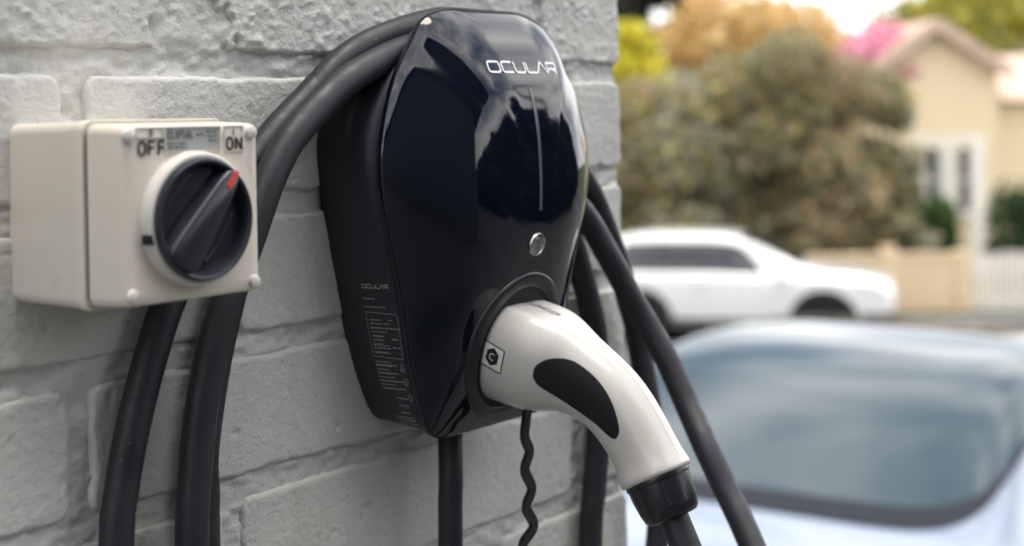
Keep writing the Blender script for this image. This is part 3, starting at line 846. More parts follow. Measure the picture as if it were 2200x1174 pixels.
# recessed window with lettering
def flat(off): return lambda u, v: P(u, FD + off, v)
lab = mk('rating_plate', [P(*q) for q in ((.4895, FD + .0004, 1.5365), (.5240, FD + .0004, 1.5365), (.5240, FD + .0004, 1.5472), (.4895, FD + .0004, 1.5472))], [(0, 1, 2, 3)], M_label, lid, smooth=False)
def frame(name, x0, x1, z0, z1, wd, h, material, parent):
    V, Fc = [], []
    for s, (a, b, c, d) in enumerate(((x0 - wd, x1 + wd, z1, z1 + wd), (x0 - wd, x1 + wd, z0 - wd, z0), (x0 - wd, x0, z0, z1), (x1, x1 + wd, z0, z1))):
        k = len(V)
        V += [P(a, FD, c), P(b, FD, c), P(b, FD, d), P(a, FD, d), P(a, FD + h, c), P(b, FD + h, c), P(b, FD + h, d), P(a, FD + h, d)]
        Fc += [tuple(k + i for i in q) for q in ((4, 5, 6, 7), (0, 1, 5, 4), (1, 2, 6, 5), (2, 3, 7, 6), (3, 0, 4, 7))]
    return mk(name, V, Fc, material, parent, smooth=False)
frame('plate_frame', .4890, .5245, 1.5360, 1.5477, .0007, .0009, M_beige2, lid)
frame('symbol_frame', .5285, .5405, 1.5352, 1.5477, .0006, .0006, M_beige2, lid)
frame('symbol_frame', .4715, .4872, 1.5435, 1.5477, .0006, .0006, M_beige2, lid)
def letters(name, text, u, v, size, width, material, parent, adv=.85, off=.0006, sx=1.0):
    st, w = word(text, Gn, adv, size, {'I': .4})
    V, Fc = ribbons([[(u + a * sx, v + b) for a, b in s] for s in st], width, flat(off), size / 6)
    return mk(name, V, Fc, material, parent, smooth=False)
letters('off_lettering', 'OFF', .4722, 1.5345, .0068, .0014, M_lettering, lid, adv=.92, sx=1.0)
letters('on_lettering', 'ON', .5295, 1.5358, .0062, .0014, M_lettering, lid, adv=.95, sx=1.05)
letters('on_bar', 'I', .5342, 1.5430, .0036, .0008, M_lettering, lid)
letters('off_ring', 'O', .4792, 1.5440, .0030, .0007, M_lettering, lid)
M_pr = mat('plate_print', (.13, .15, .15), .5)
letters('plate_brand', 'CLIPSAL', .4905, 1.5425, .0036, .0008, M_pr, lab, adv=.78, off=.0008, sx=.95)
rnd = random.Random(2); rows = []
textrow(.4905, .5030, 1.5397, .001); textrow(.4905, .5025, 1.5378, .001); textrow(.5150, .5225, 1.5455, .001); textrow(.5160, .5225, 1.5432, .001); textrow(.5170, .5225, 1.5409, .001)
rows += [[(.5085, 1.5440), (.5105, 1.5440), (.5120, 1.5452)], [(.5122, 1.5440), (.5140, 1.5440)]]
V, Fc = ribbons(rows, .0009, flat(.0008), .002)
mk('plate_print', V, Fc, M_pr, lab, smooth=False)
V, Fc = ribbons([arc(.5500, 1.5293, .0050, .0062, 110, 250, 14)], .0007, flat(.0003), .001)
mk('lid_notch', V, Fc, mat('notch_edge', (.72, .71, .67), .3), lid, smooth=False)
# collar and knob
KX, KZ = .5070, 1.5012
collar = lathe('collar', [(.0348, -.001), (.0348, .001), (.0343, .0042), (.0337, .0062), (.0327, .0069), (.0309, .0069), (.0309, .002)], P(KX, FD, KZ), (0, -1, 0), M_beige2, sw, n=96)
slot = box('padlock_slot', P(KX - .0318, FD + .0042, KZ - .0082), (.006, .0050, .0048), M_hole, collar)
knob = empty('knob_pivot', P(KX, FD + .01, KZ), 0)
bpy.data.objects.remove(knob)
kn = lathe('knob', [(.0314, .003), (.0314, .0082), (.0310, .0098), (.0300, .0104), (.0288, .0100), (.0279, .0082), (.0270, .0024), (.0258, .0018), (1e-5, .0018)], P(KX, FD, KZ), (0, -1, 0), M_knob, sw, n=96)
# grip bar across the dish, pointing to the upper right
ga = R(51)
e_u = Vector((math.cos(ga), 0, math.sin(ga))); e_v = Vector((-math.sin(ga), 0, math.cos(ga)))
ko = Vector(P(KX, FD, KZ))
rings = []
for h, wA, wB, ra, rb in ((.0010, .0072, .0150, .0275, .0278), (.0060, .0062, .0130, .0284, .0284), (.0100, .0054, .0112, .0292, .0290), (.0116, .0049, .0104, .0290, .0286), (.0121, .0042, .0094, .0284, .0278)):
    ring = []
    for t in np.linspace(0, 2 * math.pi, 40, endpoint=False):
        c_, s_ = math.cos(t), math.sin(t)
        u = (ra if c_ > 0 else rb) * math.copysign(abs(c_)**.40, c_)
        wv = wA + (wB - wA) * (0.5 - 0.5 * u / .028)
        v = wv * math.copysign(abs(s_)**.38, s_)
        ring.append(tuple(ko + e_u * u + e_v * v + Vector((0, -h, 0))))
    rings.append(ring)
bar = loft('grip_bar', rings, M_knob, kn)
rm = []
for u, v, h in ((.0200, -.0012, .0126), (.0300, -.0012, .0126), (.0300, .0012, .0126), (.0200, .0012, .0126), (.0200, -.0012, .0112), (.0300, -.0012, .0085), (.0300, .0012, .0085), (.0200, .0012, .0112)):
    rm.append(tuple(ko + e_u * u + e_v * v + Vector((0, -h, 0))))
mk('red_pointer', rm, [(0, 1, 2, 3), (0, 1, 5, 4), (1, 2, 6, 5), (2, 3, 7, 6), (3, 0, 4, 7)], M_red, bar, smooth=False)
for s in (-1, 1):
    pts = []
    for q in np.linspace(-.7, .7, 12):
        u = .0255 * math.sin(q) * 1.0; v = s * (.0165 + .0045 * math.cos(q * 2) * .6)
        pts.append(tuple(ko + e_u * u + e_v * v + Vector((0, -.0022, 0))))
    tube('dish_ridge', pts, .0011, M_knob, kn, step=.002, n=8)

#BACKGROUND#
# ------------------------------------------------------------------ vehicles
M_carw = mat('car_white_paint', (0.70, 0.70, 0.685), 0.25, coat=1.0)
M_carp = mat('car_pearl_paint', (0.16, 0.205, 0.275), 0.3, coat=1.0)
M_glass = mat('tinted_glass', (0.012, 0.034, 0.046), 0.04, spec=0.55)
M_glass_s = mat('suv_glass', (0.02, 0.022, 0.028), 0.08, spec=0.6)
M_tyre = mat('tyre_rubber', (0.018, 0.018, 0.019), 0.8)
M_rim = mat('alloy_rim', (0.05, 0.05, 0.052), 0.4, metal=0.6)
M_trim = mat('black_trim', (0.015, 0.015, 0.016), 0.5)
M_lamp = mat('headlamp_glass', (0.55, 0.57, 0.6), 0.1, spec=0.8)
M_tail = mat('tail_lamp_red', (0.35, 0.02, 0.02), 0.15)

class Car:
    """x from tail (0) to nose, y sideways, z up; stations: (x, z_bottom, z_belt, z_top, half_width, half_width_top)"""
    def __init__(self, st):
        xs = [s[0] for s in st]
        self.L = xs[-1]
        self.f = [spline(xs, [s[i] for s in st]) for i in range(1, 6)]
        self.xs = xs
    def sec(self, x):
        zb, zs, zt, wb, wt = [float(f(x)) for f in self.f]
        h = [(0, zb), (wb * .82, zb), (wb * .96, zb + .05), (wb * .995, zb + .22 * (zs - zb) + .05), (wb, zb + .62 * (zs - zb)), (wb * .985, zs - .05), (wb * .955, zs),
             (wb * .94 * .8 + wt * .2, zs + (zt - zs) * .14), (wb * .93 * .3 + wt * .7, zs + (zt - zs) * .62), (wt, zt - (zt - zs) * .16 - .01), (wt * .93, zt - (zt - zs) * .055 - .004), (wt * .75, zt), (wt * .4, zt + .012), (0, zt + .016)]
        return h
    def pt(self, x, t):
        h = self.sec(x); n = len(h) - 1
        q = max(0, min(n - 1e-6, t)); i = int(q); f = q - i
        p = [np.array(h[max(0, min(n, k))]) for k in (i - 1, i, i + 1, i + 2)]
        c = 0.5 * (2 * p[1] + (p[2] - p[0]) * f + (2 * p[0] - 5 * p[1] + 4 * p[2] - p[3]) * f * f + (3 * p[1] - p[0] - 3 * p[2] + p[3]) * f**3)
        return c
    def shell(self, nx=70, nt=52):
        rings = []
        for x in np.linspace(0, self.L, nx):
            half = [self.pt(x, t) for t in np.linspace(0, 13, nt)]
            ring = [(x, p[0], p[1]) for p in half] + [(x, -p[0], p[1]) for p in half[-2:0:-1]]
            rings.append(ring)
        return rings
    def patch(self, fx, ft, nx, nt, off=.006, side=1):
        """fx(a,b), ft(a,b): maps of the unit square to (x, t)"""
        V = []
        for i in range(nx):
            for j in range(nt):
                a, b = i / (nx - 1), j / (nt - 1)
                x, t = fx(a, b), ft(a, b)
                sg = side
                if t > 13: t = 26 - t; sg = -side
                p = self.pt(x, t); e = .02
                pa = self.pt(x, min(13, t + .05)); pb = self.pt(x, max(0, t - .05)); tz = pa - pb
                n2 = np.array([tz[1], -tz[0]]); n2 /= max(1e-6, np.linalg.norm(n2))
                px = self.pt(min(self.L, x + e), t); pm = self.pt(max(0, x - e), t)
                nxv = -float((px - pm) @ n2) / (min(self.L, x + e) - max(0, x - e))
                n3 = np.array([nxv, n2[0], n2[1]]); n3 /= np.linalg.norm(n3)
                q = np.array([x, p[0], p[1]]) + n3 * off
                V.append((q[0], q[1] * sg, q[2]))
        F_ = [(i * nt + j, i * nt + j + 1, (i + 1) * nt + j + 1, (i + 1) * nt + j) for i in range(nx - 1) for j in range(nt - 1)]
        return V, F_

def put(root, name, V, F_, material, parent=None, smooth=True):
    """part in the root's own coordinates"""
    o = mk(name, V, F_, material, parent or root, smooth, world=False)
    return o

def cyl_y(c, r, y0, y1, n=32):
    V = [(c[0] + r * math.cos(2 * math.pi * j / n), y, c[1] + r * math.sin(2 * math.pi * j / n)) for y in (y0, y1) for j in range(n)]
    F_ = [(j, (j + 1) % n, n + (j + 1) % n, n + j) for j in range(n)] + [tuple(range(n))[::-1], tuple(n + j for j in range(n))]
    return V, F_

def build_car(root, car, paint, wheels, wr, arch, half_w):
    V = []; rings = car.shell()
    n = len(rings[0]); V = [p for r in rings for p in r]
    F_ = [(i * n + j, i * n + (j + 1) % n, (i + 1) * n + (j + 1) % n, (i + 1) * n + j) for i in range(len(rings) - 1) for j in range(n)]
    F_ += [tuple(range(n))[::-1], tuple((len(rings) - 1) * n + j for j in range(n))]
    b = put(root, 'body', V, F_, paint); recalc(b)
    # wheel arches cut out of the shell
    for wx in wheels:
        V2, F2 = cyl_y((wx, wr + .01), arch, -half_w - .2, half_w + .2, 28)
        me = bpy.data.meshes.new('cut'); me.from_pydata(V2, [], F2); me.update()
        co = recalc(bpy.data.objects.new('cut', me)); COL.objects.link(co); co.matrix_world = root.matrix_world
        md = b.modifiers.new('arch', 'BOOLEAN'); md.operation = 'DIFFERENCE'; md.object = co; md.solver = 'EXACT'
        bpy.context.view_layer.update()
        dg = bpy.context.evaluated_depsgraph_get()
        nm = bpy.data.meshes.new_from_object(b.evaluated_get(dg))
        b.modifiers.clear(); old = b.data; b.data = nm; bpy.data.meshes.remove(old)
        nm.name = 'body'
        bpy.data.objects.remove(co)
    b.data.polygons.foreach_set('use_smooth', [True] * len(b.data.polygons)); sharp(b, 40)
    for wx in wheels:
        V2, F2 = cyl_y((wx, wr + .01), arch - .004, -half_w + .22, half_w - .22, 28)
        put(root, 'wheel_housing', V2, F2, M_trim)
        for s in (-1, 1):
            y1 = s * (half_w - .02); y0 = s * (half_w - .24)
            prof = [(wr * .60, y0), (wr * .93, y0), (wr, y0 + s * .03), (wr, y1 - s * .03), (wr * .93, y1), (wr * .68, y1), (wr * .66, y1 - s * .02)]
            nn = 36
            Vt = [(wx + r * math.cos(2 * math.pi * j / nn), y, wr + r * math.sin(2 * math.pi * j / nn)) for r, y in prof for j in range(nn)]
            Ft = [(i * nn + j, i * nn + (j + 1) % nn, (i + 1) * nn + (j + 1) % nn, (i + 1) * nn + j) for i in range(len(prof) - 1) for j in range(nn)]
            wh = put(root, 'wheel', Vt, Ft, M_tyre)
            Vr = [(wx, y1 - s * .03, wr)]; Fr = []
            for k in range(5):
                a = 2 * math.pi * k / 5
                for da, rr in ((-.30, .12), (-.17, .66), (.17, .66), (.30, .12)):
                    Vr.append((wx + wr * rr * math.cos(a + da), y1 - s * .025, wr + wr * rr * math.sin(a + da)))
                q = 1 + 4 * k
                Fr += [(q, q + 1, q + 2, q + 3), (0, q, q + 3)]
            put(root, 'rim', Vr, Fr, M_rim, wh, smooth=False)
    return b

# --- white SUV parked across the street
SUVZ = 22.6
suv = Car([(0, .62, .92, .98, .74, .62), (.05, .48, 1.0, 1.16, .82, .66), (.18, .36, 1.05, 1.42, .88, .66), (.45, .30, 1.08, 1.60, .915, .66), (.9, .27, 1.09, 1.685, .925, .665), (1.6, .26, 1.09, 1.70, .925, .67), (2.2, .26, 1.08, 1.675, .925, .665),
           (2.7, .26, 1.06, 1.53, .925, .66), (3.1, .26, 1.06, 1.31, .925, .68), (3.36, .26, 1.05, 1.19, .925, .74), (3.8, .27, 1.02, 1.12, .92, .78), (4.2, .29, .98, 1.07, .90, .76), (4.45, .31, .91, 1.00, .87, .70), (4.56, .34, .85, .94, .83, .66), (4.62, .40, .78, .86, .76, .60)])
sx = 0
ang = R(-15)
sroot = empty('parked_suv', (0, 0, 0), BGROT + ang, 'white SUV parked side-on across the street', 'car')
# nearside front wheel stands at X = 4.52 across, Z = SUVZ deep
fw = Vector((3.62 * 1.05, -.83 * 1.05, 0)); fw.rotate(Matrix.Rotation(BGROT + ang, 3, 'Z'))
tgt = Vector(bgp((1762 - 1100) / 3200 * SUVZ, SUVZ, gh(SUVZ) + .006))
sroot.location = tgt - fw
sroot.scale = (1.05, 1.05, .99)
bpy.context.view_layer.update()
build_car(sroot, suv, M_carw, (.93, 3.62), .36, .43, .92)
for s in (-1, 1):
    def fx(a, b): return .42 + (2.92 - .42) * a + (.30 * b if a < .5 else 0) * (1 - a * 2) * 1.0 - .52 * b * a
    V, F_ = suv.patch(fx, lambda a, b: 6.35 + 2.45 * b, 26, 8, .006, s)
    g = put(sroot, 'side_window', V, F_, M_glass_s)
    for xp in (1.28, 2.22):
        V, F_ = suv.patch(lambda a, b, xp=xp: xp + .07 * a - .03 * b, lambda a, b: 6.35 + 2.45 * b, 3, 6, .012, s)
        put(sroot, 'pillar', V, F_, M_trim, g)
    V, F_ = suv.patch(lambda a, b: 1.36 + 1.9 * a, lambda a, b: 2.0 + .55 * b, 12, 3, .008, s)
    put(sroot, 'sill_trim', V, F_, M_trim)
    for wx in (.93, 3.62):
        V = [(wx + r * math.cos(R(a)), s * y, .37 + r * math.sin(R(a))) for r, y in ((.425, .935), (.50, .93)) for a in np.linspace(-8, 188, 22)]
        F_ = [(j, j + 1, 23 + j, 22 + j) for j in range(21)]
        put(sroot, 'arch_trim', V, F_, M_trim)
    V, F_ = suv.patch(lambda a, b: 4.12 + .33 * a, lambda a, b: 4.6 + 1.4 * b, 8, 5, .008, s)
    put(sroot, 'headlight', V, F_, M_lamp)
    V, F_ = suv.patch(lambda a, b: 4.18 + .43 * a, lambda a, b: 1.4 + 1.7 * b, 10, 5, .010, s)
    put(sroot, 'bumper_trim', V, F_, M_trim)
    V = [(2.98 + dx, s * (.93 + dy), 1.06 + dz) for dx in (0, .13) for dy in (0, .22) for dz in (0, .14)]
    put(sroot, 'mirror', V, [(0, 1, 3, 2), (4, 5, 7, 6), (0, 1, 5, 4), (2, 3, 7, 6), (0, 2, 6, 4), (1, 3, 7, 5)], M_carw, smooth=False)
    put(sroot, 'door_handle', [(x, s * y, z) for x in (1.75, 1.95) for y in (.925, .955) for z in (.93, .965)], [(0, 1, 3, 2), (4, 5, 7, 6), (0, 1, 5, 4), (2, 3, 7, 6), (0, 2, 6, 4), (1, 3, 7, 5)], M_carw, smooth=False)
V, F_ = suv.patch(lambda a, b: 2.42 + (3.30 - 2.42) * a, lambda a, b: 10.2 + 5.6 * b, 10, 14, .006)
put(sroot, 'windscreen', V, F_, M_glass_s)
gv = []
for z0, z1, y in ((.62, .84, .50), (.36, .56, .66)):
    k = len(gv); gv += [(4.50, -y, z0), (4.62, -y * .8, z0), (4.62, y * .8, z0), (4.50, y, z0), (4.42, -y, z1), (4.58, -y * .8, z1), (4.58, y * .8, z1), (4.42, y, z1)]
put(sroot, 'grille', gv, [tuple(k + i for i in q) for k in (0, 8) for q in ((0, 1, 5, 4), (1, 2, 6, 5), (2, 3, 7, 6), (4, 5, 6, 7), (0, 1, 2, 3))], M_trim, smooth=False)

# --- pale sedan on the driveway just past the end of the wall
sed = Car([(0, .50, .72, .80, .74, .60), (.04, .40, .86, .96, .82, .70), (.14, .32, .93, 1.06, .87, .76), (.40, .26, .96, 1.085, .905, .78), (.78, .22, .965, 1.11, .92, .72), (1.15, .20, .965, 1.245, .925, .645), (1.6, .19, .965, 1.375, .925, .60), (2.1, .18, .96, 1.435, .925, .63),
           (2.6, .18, .95, 1.405, .925, .66), (3.05, .18, .93, 1.265, .925, .70), (3.45, .18, .91, 1.075, .925, .74), (3.70, .18, .895, .965, .92, .75), (3.9, .18, .875, .925, .92, .745), (4.25, .20, .80, .86, .89, .72), (4.55, .26, .66, .74, .80, .62), (4.69, .36, .54, .60, .62, .46)])
croot = empty('driveway_car', (0, 0, 0), math.pi, 'pale bluish white sedan with large windscreen on the driveway past the wall end', 'car')
SCX, SCY = 8.20, 2.51
za = gh(Vector((SCX - .82, SCY, 0)).dot(FWD)); zb_ = gh(Vector((SCX - 3.7, SCY, 0)).dot(FWD))
pit = math.atan2(za - zb_, 2.88)
croot.rotation_euler = (0, pit, math.pi)
croot.location = (SCX, SCY, za + math.tan(pit) * .82 + .01)
croot.scale = (1.05, 1.20, .965)
bpy.context.view_layer.update()
build_car(croot, sed, M_carp, (.82, 3.70), .335, .385, .92)
def rgx(a, b):
    e = abs(b - .5) * 2
    x0 = .70 + .22 * e**2.2 + .30 * max(0, e - .72)**1.2 * 3
    return x0 + (2.05 - x0) * a
V, F_ = sed.patch(rgx, lambda a, b: 8.7 + (.9 * (1 - a)) + (26 - 2 * (8.7 + .9 * (1 - a))) * b, 30, 40, .006)
put(croot, 'rear_window', V, F_, M_glass)
def wsx(a, b):
    e = abs(b - .5) * 2
    return 2.30 + (3.68 - .16 * e**2 - .60 * e**5 - 2.30) * a
V, F_ = sed.patch(wsx, lambda a, b: 9.4 - .9 * a + (26 - 2 * (9.4 - .9 * a)) * b, 30, 40, .006)
ws = put(croot, 'windscreen', V, F_, M_glass)
V, F_ = sed.patch(lambda a, b: 1.25 + 1.03 * a, lambda a, b: 10.3 + 5.4 * b, 14, 20, .006)
put(croot, 'glass_roof', V, F_, M_glass)
V, F_ = sed.patch(lambda a, b: wsx(.93 + .075 * a, b), lambda a, b: 8.62 - .15 * a + (26 - 2 * (8.62 - .15 * a)) * b, 5, 40, .009)
put(croot, 'cowl_border', V, F_, mat('cowl_navy', (.012, .014, .022), .6, spec=.15), ws)
for s in (-1, 1):
    V, F_ = sed.patch(lambda a, b: 1.02 + (3.25 - 1.02) * a + .42 * b * (1 - a) - .55 * b * a, lambda a, b: 6.4 + 2.3 * b, 24, 8, .006, s)
    put(croot, 'side_window', V, F_, M_glass)
    V, F_ = sed.patch(lambda a, b: .03 + .32 * a, lambda a, b: 4.2 + 1.5 * b, 8, 5, .006, s)
    put(croot, 'tail_light', V, F_, M_tail)

# ------------------------------------------------------------------ plants
def leaf_mat(name, cols, rough=.6):
    """a plant's own leaf colours, picked leaf by leaf"""
    M = bpy.data.materials.new(name); M.use_nodes = True
    t = M.node_tree; b = t.nodes['Principled BSDF']; b.inputs['Roughness'].default_value = rough
    g = t.nodes.new('ShaderNodeNewGeometry'); r = t.nodes.new('ShaderNodeValToRGB')
    r.color_ramp.interpolation = 'CONSTANT'
    els = r.color_ramp.elements
    while len(els) < len(cols): els.new(.5)
    for i, c in enumerate(cols): els[i].position = i / len(cols); els[i].color = (*c, 1)
    t.links.new(g.outputs['Random Per Island'], r.inputs[0]); t.links.new(r.outputs[0], b.inputs['Base Color'])
    tr = t.nodes.new('ShaderNodeBsdfTranslucent'); t.links.new(r.outputs[0], tr.inputs[0])
    mxs = t.nodes.new('ShaderNodeMixShader'); mxs.inputs[0].default_value = .42
    t.links.new(b.outputs[0], mxs.inputs[1]); t.links.new(tr.outputs[0], mxs.inputs[2])
    t.links.new(mxs.outputs[0], t.nodes['Material Output'].inputs[0])
    return M
M_bark = mat('bark', (0.10, 0.075, 0.055), 0.9, var=.3, bump=.5, bscale=20, bdist=.02)

def leaves(name, lobes, n, size, material, parent, seed, shell=.55):
    rs = np.random.RandomState(seed)
    vol = np.array([l[1] * l[2] * l[3] for l in lobes])**.67; vol /= vol.sum()
    V = []; F_ = []
    for (c, rx, ry, rz), k in zip(lobes, (vol * n).astype(int)):
        d = rs.normal(size=(k, 3)); d /= np.linalg.norm(d, axis=1)[:, None]
        rad = rs.uniform(shell**3, 1.08, k)**(1 / 3) * (1 + .16 * np.sin(d[:, 0] * 7 + c[0]) * np.cos(d[:, 2] * 6 + c[1]))
        p = np.array(c) + d * rad[:, None] * np.array([rx, ry, rz])
        a = rs.normal(size=(k, 3)); a /= np.linalg.norm(a, axis=1)[:, None]
        bb = np.cross(a, rs.normal(size=(k, 3))); bb /= np.linalg.norm(bb, axis=1)[:, None]
        s = size * rs.uniform(.6, 1.4, k)[:, None]
        q0 = len(V)
        quad = np.stack([p - a * s, p + bb * s * .5, p + a * s, p - bb * s * .5], 1).reshape(-1, 3)
        V += [tuple(v) for v in quad]
        F_ += [(q0 + 4 * i, q0 + 4 * i + 1, q0 + 4 * i + 2, q0 + 4 * i + 3) for i in range(k)]
    return mk(name, V, F_, material, parent, smooth=False)

def tree(name, X, Z, top, rx, material, label, cat='tree', n=5000, size=.13, seed=1, crown_base=None, lob=7, group=None, tall=False, world=None, gz=None):
    """top = height of the crown's top above the sea-level of the scene"""
    if world: x, y = world
    else: x, y, _ = bgp(X, Z, 0)
    g = gh(Vector((x, y, 0)).dot(FWD)) if gz is None else gz
    root = empty(name, (x, y, g), 0, label, cat, group)
    H = top - g
    rs = np.random.RandomState(seed)
    cb = g + (crown_base if crown_base is not None else H * .3)
    tube('trunk', [(x, y, g - .1), (x + rs.uniform(-.1, .1), y, g + H * .25), (x + rs.uniform(-.2, .2), y + rs.uniform(-.2, .2), g + H * .5), (x, y, g + H * .78)], .035 * H, M_bark, root, step=.4, n=10, taper=lambda t: 1 - .8 * t)
    lobes = []
    for i in range(lob):
        if tall:
            f = (i + .5) / lob; w = rx * (1.05 - .85 * f)
            lobes.append(((x + rs.uniform(-.1, .1) * rx, y + rs.uniform(-.1, .1) * rx, cb + (top - cb) * f), w, w, (top - cb) / lob * .95))
        else:
            a = rs.uniform(0, 2 * math.pi); q = rs.uniform(.25, .7) * rx; r = rx * rs.uniform(.38, .6)
            zz = cb + (top - cb) * rs.uniform(.2, .72)
            rz = min(r * .95, top - zz)
            lobes.append(((x + q * math.cos(a), y + q * math.sin(a), zz), r, r, rz))
    if not tall:
        r = rx * .55; lobes.append(((x, y, top - r * .9), r, r, r * .9))
        for l in lobes[:4]:
            tube('limb', [(x, y, g + H * .3), ((x + l[0][0]) / 2, (y + l[0][1]) / 2, (g + H * .35 + l[0][2]) / 2), l[0]], .014 * H, M_bark, root, step=.3, n=6, taper=lambda t: 1 - .7 * t)
    leaves('crown', lobes, n, size, material, root, seed)
    return root

def hp(py, Z, px=1600):   # height above the datum that stands at photo row py when Z metres away
    return CAMZ - (py - (251.5 - .0192 * (px - 1100))) * Z / 3200
def Xp(px, Z): return (px - 1100) / 3200 * Z

L_dark = leaf_mat('leaves_olive', [(.15, .165, .085), (.22, .22, .115), (.30, .28, .15), (.19, .195, .11), (.34, .28, .18), (.44, .34, .13)])
L_brown = leaf_mat('leaves_bronze', [(.28, .23, .14), (.24, .25, .13), (.36, .29, .18), (.19, .195, .11), (.34, .32, .19), (.50, .33, .17)])
L_grey = leaf_mat('leaves_greygreen', [(.27, .28, .19), (.20, .22, .14), (.34, .33, .23), (.43, .39, .28), (.44, .37, .13)])
L_gold = leaf_mat('leaves_gold', [(.66, .45, .18), (.58, .40, .17), (.46, .33, .15), (.72, .53, .25)])
L_yel = leaf_mat('leaves_yellow', [(.72, .62, .05), (.60, .54, .05), (.50, .50, .07)])
L_ygr = leaf_mat('leaves_yellowgreen', [(.46, .42, .06), (.36, .34, .06), (.54, .46, .08), (.22, .24, .06)])
L_pink = leaf_mat('leaves_pink', [(.80, .40, .53), (.74, .32, .46), (.82, .48, .58), (.6, .25, .34)])
L_green = leaf_mat('leaves_green', [(.05, .11, .025), (.04, .085, .02), (.07, .14, .03)])
L_hedge = leaf_mat('leaves_hedge', [(.03, .075, .022), (.022, .055, .018), (.045, .09, .025)])
L_black = leaf_mat('leaves_deep', [(.025, .032, .016), (.035, .042, .02), (.02, .026, .014)])

# behind the street fence, from the wall end towards the house
TR = [  # px, Z, top row, crown radius, material, label, n
    (1372, 27.5, 165, 1.3, L_brown, 'bronze and olive shrubby tree nearest the wall end', 5200, 11),
    (1470, 27.2, 150, 1.4, L_grey, 'grey-green bushy tree above the roof of the white SUV', 5600, 12),
    (1580, 27.6, 112, 1.4, L_dark, 'dark olive tree in front of the golden tree', 5600, 13),
    (1700, 27.4, 58, 1.4, L_dark, 'tall dark olive tree in the middle of the street garden', 6200, 14),
    (1800, 27.2, 112, 1.3, L_brown, 'bronze-leaved tree below the pink blossom', 5600, 15),
    (1890, 27.8, 150, 1.05, L_dark, 'dark olive tree against the left side of the cream house', 5000, 16),
    (1925, 27.9, 225, .55, L_grey, 'small grey-green tree covering the left edge of the cream gable wall', 2400, 17)]
for px, Z, top, rx, mt_, lb, n, sd in TR:
    tree('garden_tree', Xp(px, Z), Z, hp(top, Z, px), rx, mt_, lb, n=int(n * .85), size=.115, seed=sd, crown_base=.35, lob=11, group='trees behind the street fence')
for k, (px, Z, top, rx, mt_, lb) in enumerate(((1230, 28.0, 150, 1.6, L_dark, 'broad olive tree just hidden by the end of the wall'), (1040, 28.5, 60, 1.9, L_grey, 'tall grey-green street tree behind the wall'),
        (820, 27.8, 190, 1.6, L_brown, 'bronze street tree beyond the wall'), (560, 28.6, 40, 2.1, L_dark, 'large olive street tree far along the fence'), (220, 28.2, 120, 2.0, L_ygr, 'yellow-green street tree far along the fence'),
        (-200, 29.0, 20, 2.4, L_dark, 'last olive street tree along the fence'), (-800, 29.0, 60, 2.6, L_grey, 'outermost grey-green street tree along the fence'))):
    tree('street_tree', Xp(px, Z), Z, hp(top, Z, px), rx, mt_, lb, n=4200, size=.15, seed=70 + k, crown_base=.5, lob=11, group='street trees past the wall')
tree('golden_tree', Xp(1585, 36), 36, hp(-60, 36, 1575), 2.3, L_gold, 'golden orange tree rising behind the olive trees', n=4600, size=.18, seed=21, crown_base=2.2, lob=14)
tree('yellow_tree', Xp(1352, 31), 31, hp(45, 31, 1352), .95, L_yel, 'bright yellow tree beside the wall end', n=3000, size=.15, seed=22, crown_base=2.8)
tree('dark_tree', Xp(1425, 42), 42, hp(-90, 42, 1425), 1.5, L_black, 'dark tree behind the yellow tree at the top', n=4200, size=.17, seed=23, crown_base=4.2)
tree('slim_conifer', Xp(1768, 38), 38, hp(35, 38, 1768), .75, L_dark, 'slim dark conifer tip left of the pink blossom', n=2600, size=.15, seed=24, crown_base=1.5, tall=True)
tree('slim_conifer', Xp(1690, 40), 40, hp(30, 40, 1690), .7, L_dark, 'shorter conifer tip right of the golden tree', n=2400, size=.15, seed=29, crown_base=1.5, tall=True)
pk = tree('pink_tree', Xp(1897, 34), 34, hp(52, 34, 1890), 1.3, L_pink, 'pink blossoming tree left of the house gable', n=4200, size=.15, seed=25, crown_base=3.9)
tree('yellow_green_tree', Xp(2140, 46), 46, hp(-70, 46, 2140), 3.0, L_ygr, 'yellow-green tree behind the house roof', n=7000, size=.22, seed=26, crown_base=3.0, lob=10)
tree('bronze_tree', Xp(2215, 41), 41, hp(95, 41, 2215), 1.7, L_dark, 'dark green tree right of the house gable', n=4200, size=.17, seed=27, crown_base=2.2)
tree('green_shrub', Xp(2012, 27.2), 27.2, hp(425, 27.2, 2012), .62, L_green, 'fresh green shrub below the house windows', 'shrub', n=2200, size=.09, seed=31, crown_base=.05)
tree('grey_shrub', Xp(1935, 27.0), 27.0, hp(450, 27.0, 1935), .6, L_grey, 'grey-green shrub left of the fresh green shrub', 'shrub', n=1800, size=.09, seed=32, crown_base=.05)

# clipped hedge
hx0, hx1 = Xp(2118, 28), Xp(2330, 28)
hr = empty('clipped_hedge', bgp((hx0 + hx1) / 2, 28, gh(28)), BGROT, 'dense dark green clipped hedge behind the white pickets', 'hedge')
ht = hp(408, 28, 2160)
lob = [(bgp(X, 28.0, (gh(28) + ht) / 2), .36, .36, (ht - gh(28)) / 2 * 1.08) for X in np.linspace(hx0 + .3, hx1 - .3, 7)]
leaves('foliage', lob, 5200, .075, L_hedge, hr, 41, shell=.7)
long_box('stem', (hx0 + hx1) / 2 - .06, (hx0 + hx1) / 2 + .06, 27.95, 28.05, gh(28) - .05, gh(28) + 1.2, M_bark, hr)

